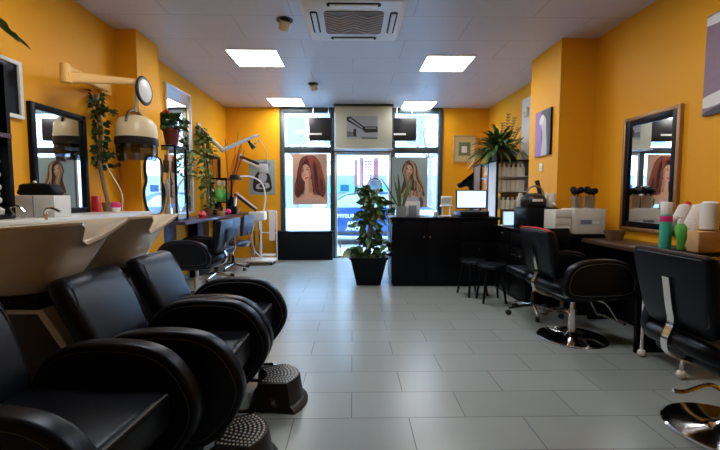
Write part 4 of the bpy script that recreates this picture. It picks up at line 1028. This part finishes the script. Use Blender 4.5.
G().cyl((0, 0, .05), (.1, .0, 1.72), .014, .014, WALNUT, 8).build('stick', t); G().cyl((.1, 0, 1.70), (.115, 0, 1.98), .03, .025, BLACKM, 10).build('grip', t); G().box((-.14, -.03, 0), (.14, .03, .09), BLACKM, .01).build('brush_head', t)

# corner counter with white drawer boxes and steel cups
t = thing('corner_counter', 'black corner counter under the white drawer boxes', 'counter', (2.44, 4.33, 0))
G().box((-.06, -.22, .0), (.32, .09, .83), BLACK, .003).build('body', t); G().box((-.40, -.26, .83), (.32, .095, .865), BLACK, .004).build('counter_top', t)
WB = mat('off_white_laminate', (.66, .64, .57), .4)
t = thing('drawer_box', 'off-white three drawer box on the corner counter', 'drawer box', (2.21, 4.27, .8655))
G().box((-.085, -.11, 0), (.085, .14, .25), WB, .004).build('case', t)
for k in range(3): G().box((-.075, -.117, .012+.078*k), (.075, -.11, .012+.078*k+.07), WB, .003).build('drawer', t)
t = thing('appliance_box', 'off-white box with a grey picture label on the corner counter', 'box', (2.47, 4.25, .8655))
G().box((-.165, -.13, 0), (.165, .14, .262), WB, .006).build('case', t)
g = G(); g.box((-.13, -.1315, .08), (.12, -.130, .16), GREYM); g.box((-.10, -.133, .10), (.02, -.1316, .145), I_g2); g.box((.02, -.133, .11), (.10, -.1316, .13), PAPER); g.build('picture_label', t)
zt2 = .8655+.262+.0005
for k, (x, lab) in enumerate(((2.38, 'steel cup of black brushes, left one on the off-white box'), (2.525, 'steel cup of black brushes, right one on the off-white box'))):
    t = thing('brush_cup', lab, 'brush cup', (x, 4.22, zt2), .4*k, 'steel cups full of brushes')
    G().lathe([(.052, 0), (.056, .13), (.052, .13), (.048, .006)], STEEL, seg=22).build('cup', t)
    rnd = random.Random(30+k)
    for j in range(7):
        a = j*.9; x_, y_ = .025*math.cos(a), .025*math.sin(a); q = V(x_*1.5, y_*1.5, .175+rnd.uniform(0, .04))
        b_ = G().tube([(x_, y_, .01), q], .005, PLASTB if j % 3 else TAN, 6).ball(q, .034, BLACKM, (1, 1, 1.0), seg=8).build('brush', t)
# desk under the ornate mirror
t = thing('styling_desk', 'brown topped styling desk under the bronze mirror', 'desk', (2.56, 3.58, 0))
G().box((-.22, -.46, .79), (.205, .46, .83), mat('dark_brown_top', (.07, .04, .025), .3), .005).build('desk_top', t)
G().box((-.30, -.485, 0), (.205, -.46, .86), BLACK, .003).build('end_panel', t); G().box((-.15, .40, 0), (.20, .43, .79), BLACK, .003).build('rear_panel', t)
G().box((.16, -.46, 0), (.20, .52, .79), BLACKM).build('back_panel', t)
t = thing('wooden_bowl', 'small tan wooden tray on the styling desk under the mirror', 'tray', (2.56, 3.86, .8305))
G().loft([[(a, b, z) for a, b in rrect(2*h_, 1.4*h_, .02, 3)] for h_, z in ((.06, 0), (.085, .09), (.078, .09), (.055, .01))], WALNUT).build('tray', t)
# trolley with sprays and towel rolls at right
t = thing('tool_trolley', 'black topped trolley on chrome legs with white castors at right', 'trolley', (2.48, 2.83, 0))
for sx in (-1, 1):
    for sy in (-1, 1):
        lg = G().cyl((sx*.22, sy*.19, .055), (sx*.22, sy*.19, .85), .013, .013, CHROME, 12).build('leg', t)
        G().ball((sx*.22, sy*.19, .032), .032, WHITE, (1, .8, 1), 12).build('castor', lg)
G().box((-.25, -.22, .85), (.25, .22, .875), BLACK, .005).build('trolley_top', t); G().box((-.23, -.2, .30), (.23, .2, .32), BLACK, .004).build('lower_shelf', t)
zt = .8755
t = thing('spray_can', 'teal spray can with pink and white cap by the bronze mirror', 'spray can', (2.29, 2.88, zt)); t.scale = (1, 1, .95)
G().lathe([(.036, 0), (.038, .01), (.038, .25), (.034, .262)], TEAL, seg=20).build('can', t)
G().lathe([(.0385, .205), (.0388, .21), (.0388, .245), (.0385, .25)], PINK, seg=20, cap=False).build('pink_band', t)
G().lathe([(.034, .262), (.036, .27), (.036, .345), (.030, .355), (0, .357)], PAPER, seg=20).build('cap', t)
def roll(label, a, b, r, m, endm=None):
    a = Vector(a); b = Vector(b); t = thing('towel_roll', label, 'towel', a, 0, 'rolled towels and tubes on the trolley')
    d = b-a; g = G(); g.lathe([(r*.55, 0), (r, .012), (r, d.length-.015), (r*.6, d.length)], m, mtx=frame_z(d), seg=16); g.build('roll', t)
    if endm: G().lathe([(r*.5, d.length), (r*.35, d.length+.03), (0, d.length+.035)], endm, mtx=frame_z(d), seg=12).build('tip', t)
    return t
roll('white rolled towel leaning left above the green bottle', (2.36, 2.91, zt+.10), (2.48, 2.93, zt+.31), .048, TOWEL, RED)
roll('white rolled towel leaning in the middle of the trolley', (2.38, 2.80, zt+.09), (2.50, 2.82, zt+.31), .054, TOWEL)
roll('upright white paper roll at the right frame edge', (2.42, 2.67, zt+.1455), (2.425, 2.68, zt+.345), .052, PAPER)
roll('tan cardboard tube leaning in the tool tray', (2.36, 2.78, zt+.01), (2.44, 2.76, zt+.17), .028, TAN)
roll('thick tan cardboard tube right of the leaning one', (2.56, 2.76, zt+.005), (2.58, 2.74, zt+.30), .05, TAN)
t = thing('squeeze_bottle', 'green squeeze bottle with clear nozzle leaning left on the trolley', 'bottle', (2.35, 2.80, zt)); t.rotation_euler = (0, R(-6), 0); t.scale = (1, 1, .72)
G().lathe([(.025, .0), (.03, .02), (.028, .09), (.034, .13), (.036, .22), (.02, .26)], GREEN, seg=16).build('bottle_body', t); G().lathe([(.02, .255), (.012, .30), (0, .31)], PAPER, seg=12).build('nozzle', t)
tag(G().box((2.31, 2.62, zt), (2.52, 2.72, zt+.145), TAN, .01).build('paper_bag', loc=(2.41, 2.67, zt)), 'tan paper bag at the right frame edge behind the chair', 'bag')

# ================================================================== WALL PICTURES, SWITCHES
I_mv = ink('mauve', (.26, .18, .25)); I_mv2 = ink('violet', (.36, .18, .42)); I_sil = ink('silver', (.55, .52, .55)); I_ch = ink('charcoal', (.06, .055, .07))
def side_canvas(name, label, X, y0, y1, z0, z1, sgn, bgm, layers):
    g = G(); th = .025
    g.box((min(X, X+sgn*th), y0, z0), (max(X, X+sgn*th), y1, z1), BLACKM)
    # u runs from far (y1) to near (y0) as seen from the room on the right wall
    print_layers(g, V(X+sgn*th, y1 if sgn < 0 else y0, z0), V(0, -1 if sgn < 0 else 1, 0), V(0, 0, 1), V(sgn, 0, 0), y1-y0, z1-z0, [([(0, 0), (1, 0), (1, 1), (0, 1)], bgm)]+layers)
    return tag(g.build(name, loc=(X, (y0+y1)/2, z0)), label, 'picture')
side_canvas('canvas_picture', 'canvas of a pale figure on violet ground on the right pillar', 2.359, 4.76, 5.15, 1.76, 2.31, -1, I_ch,
            [([(0, 0), (.45, 0), (.4, 1), (0, 1)], I_mv2), (sp2([(.25, .75), (.45, .88), (.7, .8), (.75, .5), (.8, .0), (.45, 0), (.5, .4), (.42, .65)]), I_sil), (ell(.45, .80, .16, .10, 20), I_w)])
side_canvas('canvas_picture', 'large mauve canvas with white sweeps at the top right edge', 2.769, 2.35, 3.15, 1.88, 2.64, -1, I_mv,
            [(sp2([(0, .98), (.5, .98), (1, .9), (1, .8), (.5, .88), (0, .90)]), I_w), (sp2([(0, .18), (.3, .26), (.7, .5), (1, .55), (1, .42), (.6, .3), (.3, .12), (0, .08)]), I_w), (sp2([(.25, .3), (.5, .45), (.6, .85), (.4, .9), (.3, .7)]), I_g2), (sp2([(.0, .0), (.6, 0), (.6, .1), (.2, .08)]), I_ch)])
t = thing('light_switch', 'white light switch on the right pillar', 'light switch', (2.359, 5.00, 1.57))
G().box((-.012, -.04, 0), (0, .04, .10), WHITE, .003).build('plate', t); G().box((-.018, -.02, .03), (-.012, .02, .07), WHITE, .002).build('rocker', t)
t = thing('alarm_sensor', 'white alarm sensor at the top of the white door', 'sensor', (XR-.052, 6.28, 2.50))
G().box((-.05, -.04, 0), (0, .04, .14), WHITE, .012).build('housing', t); G().ball((-.05, 0, .05), .02, GREYM).build('lens', t)
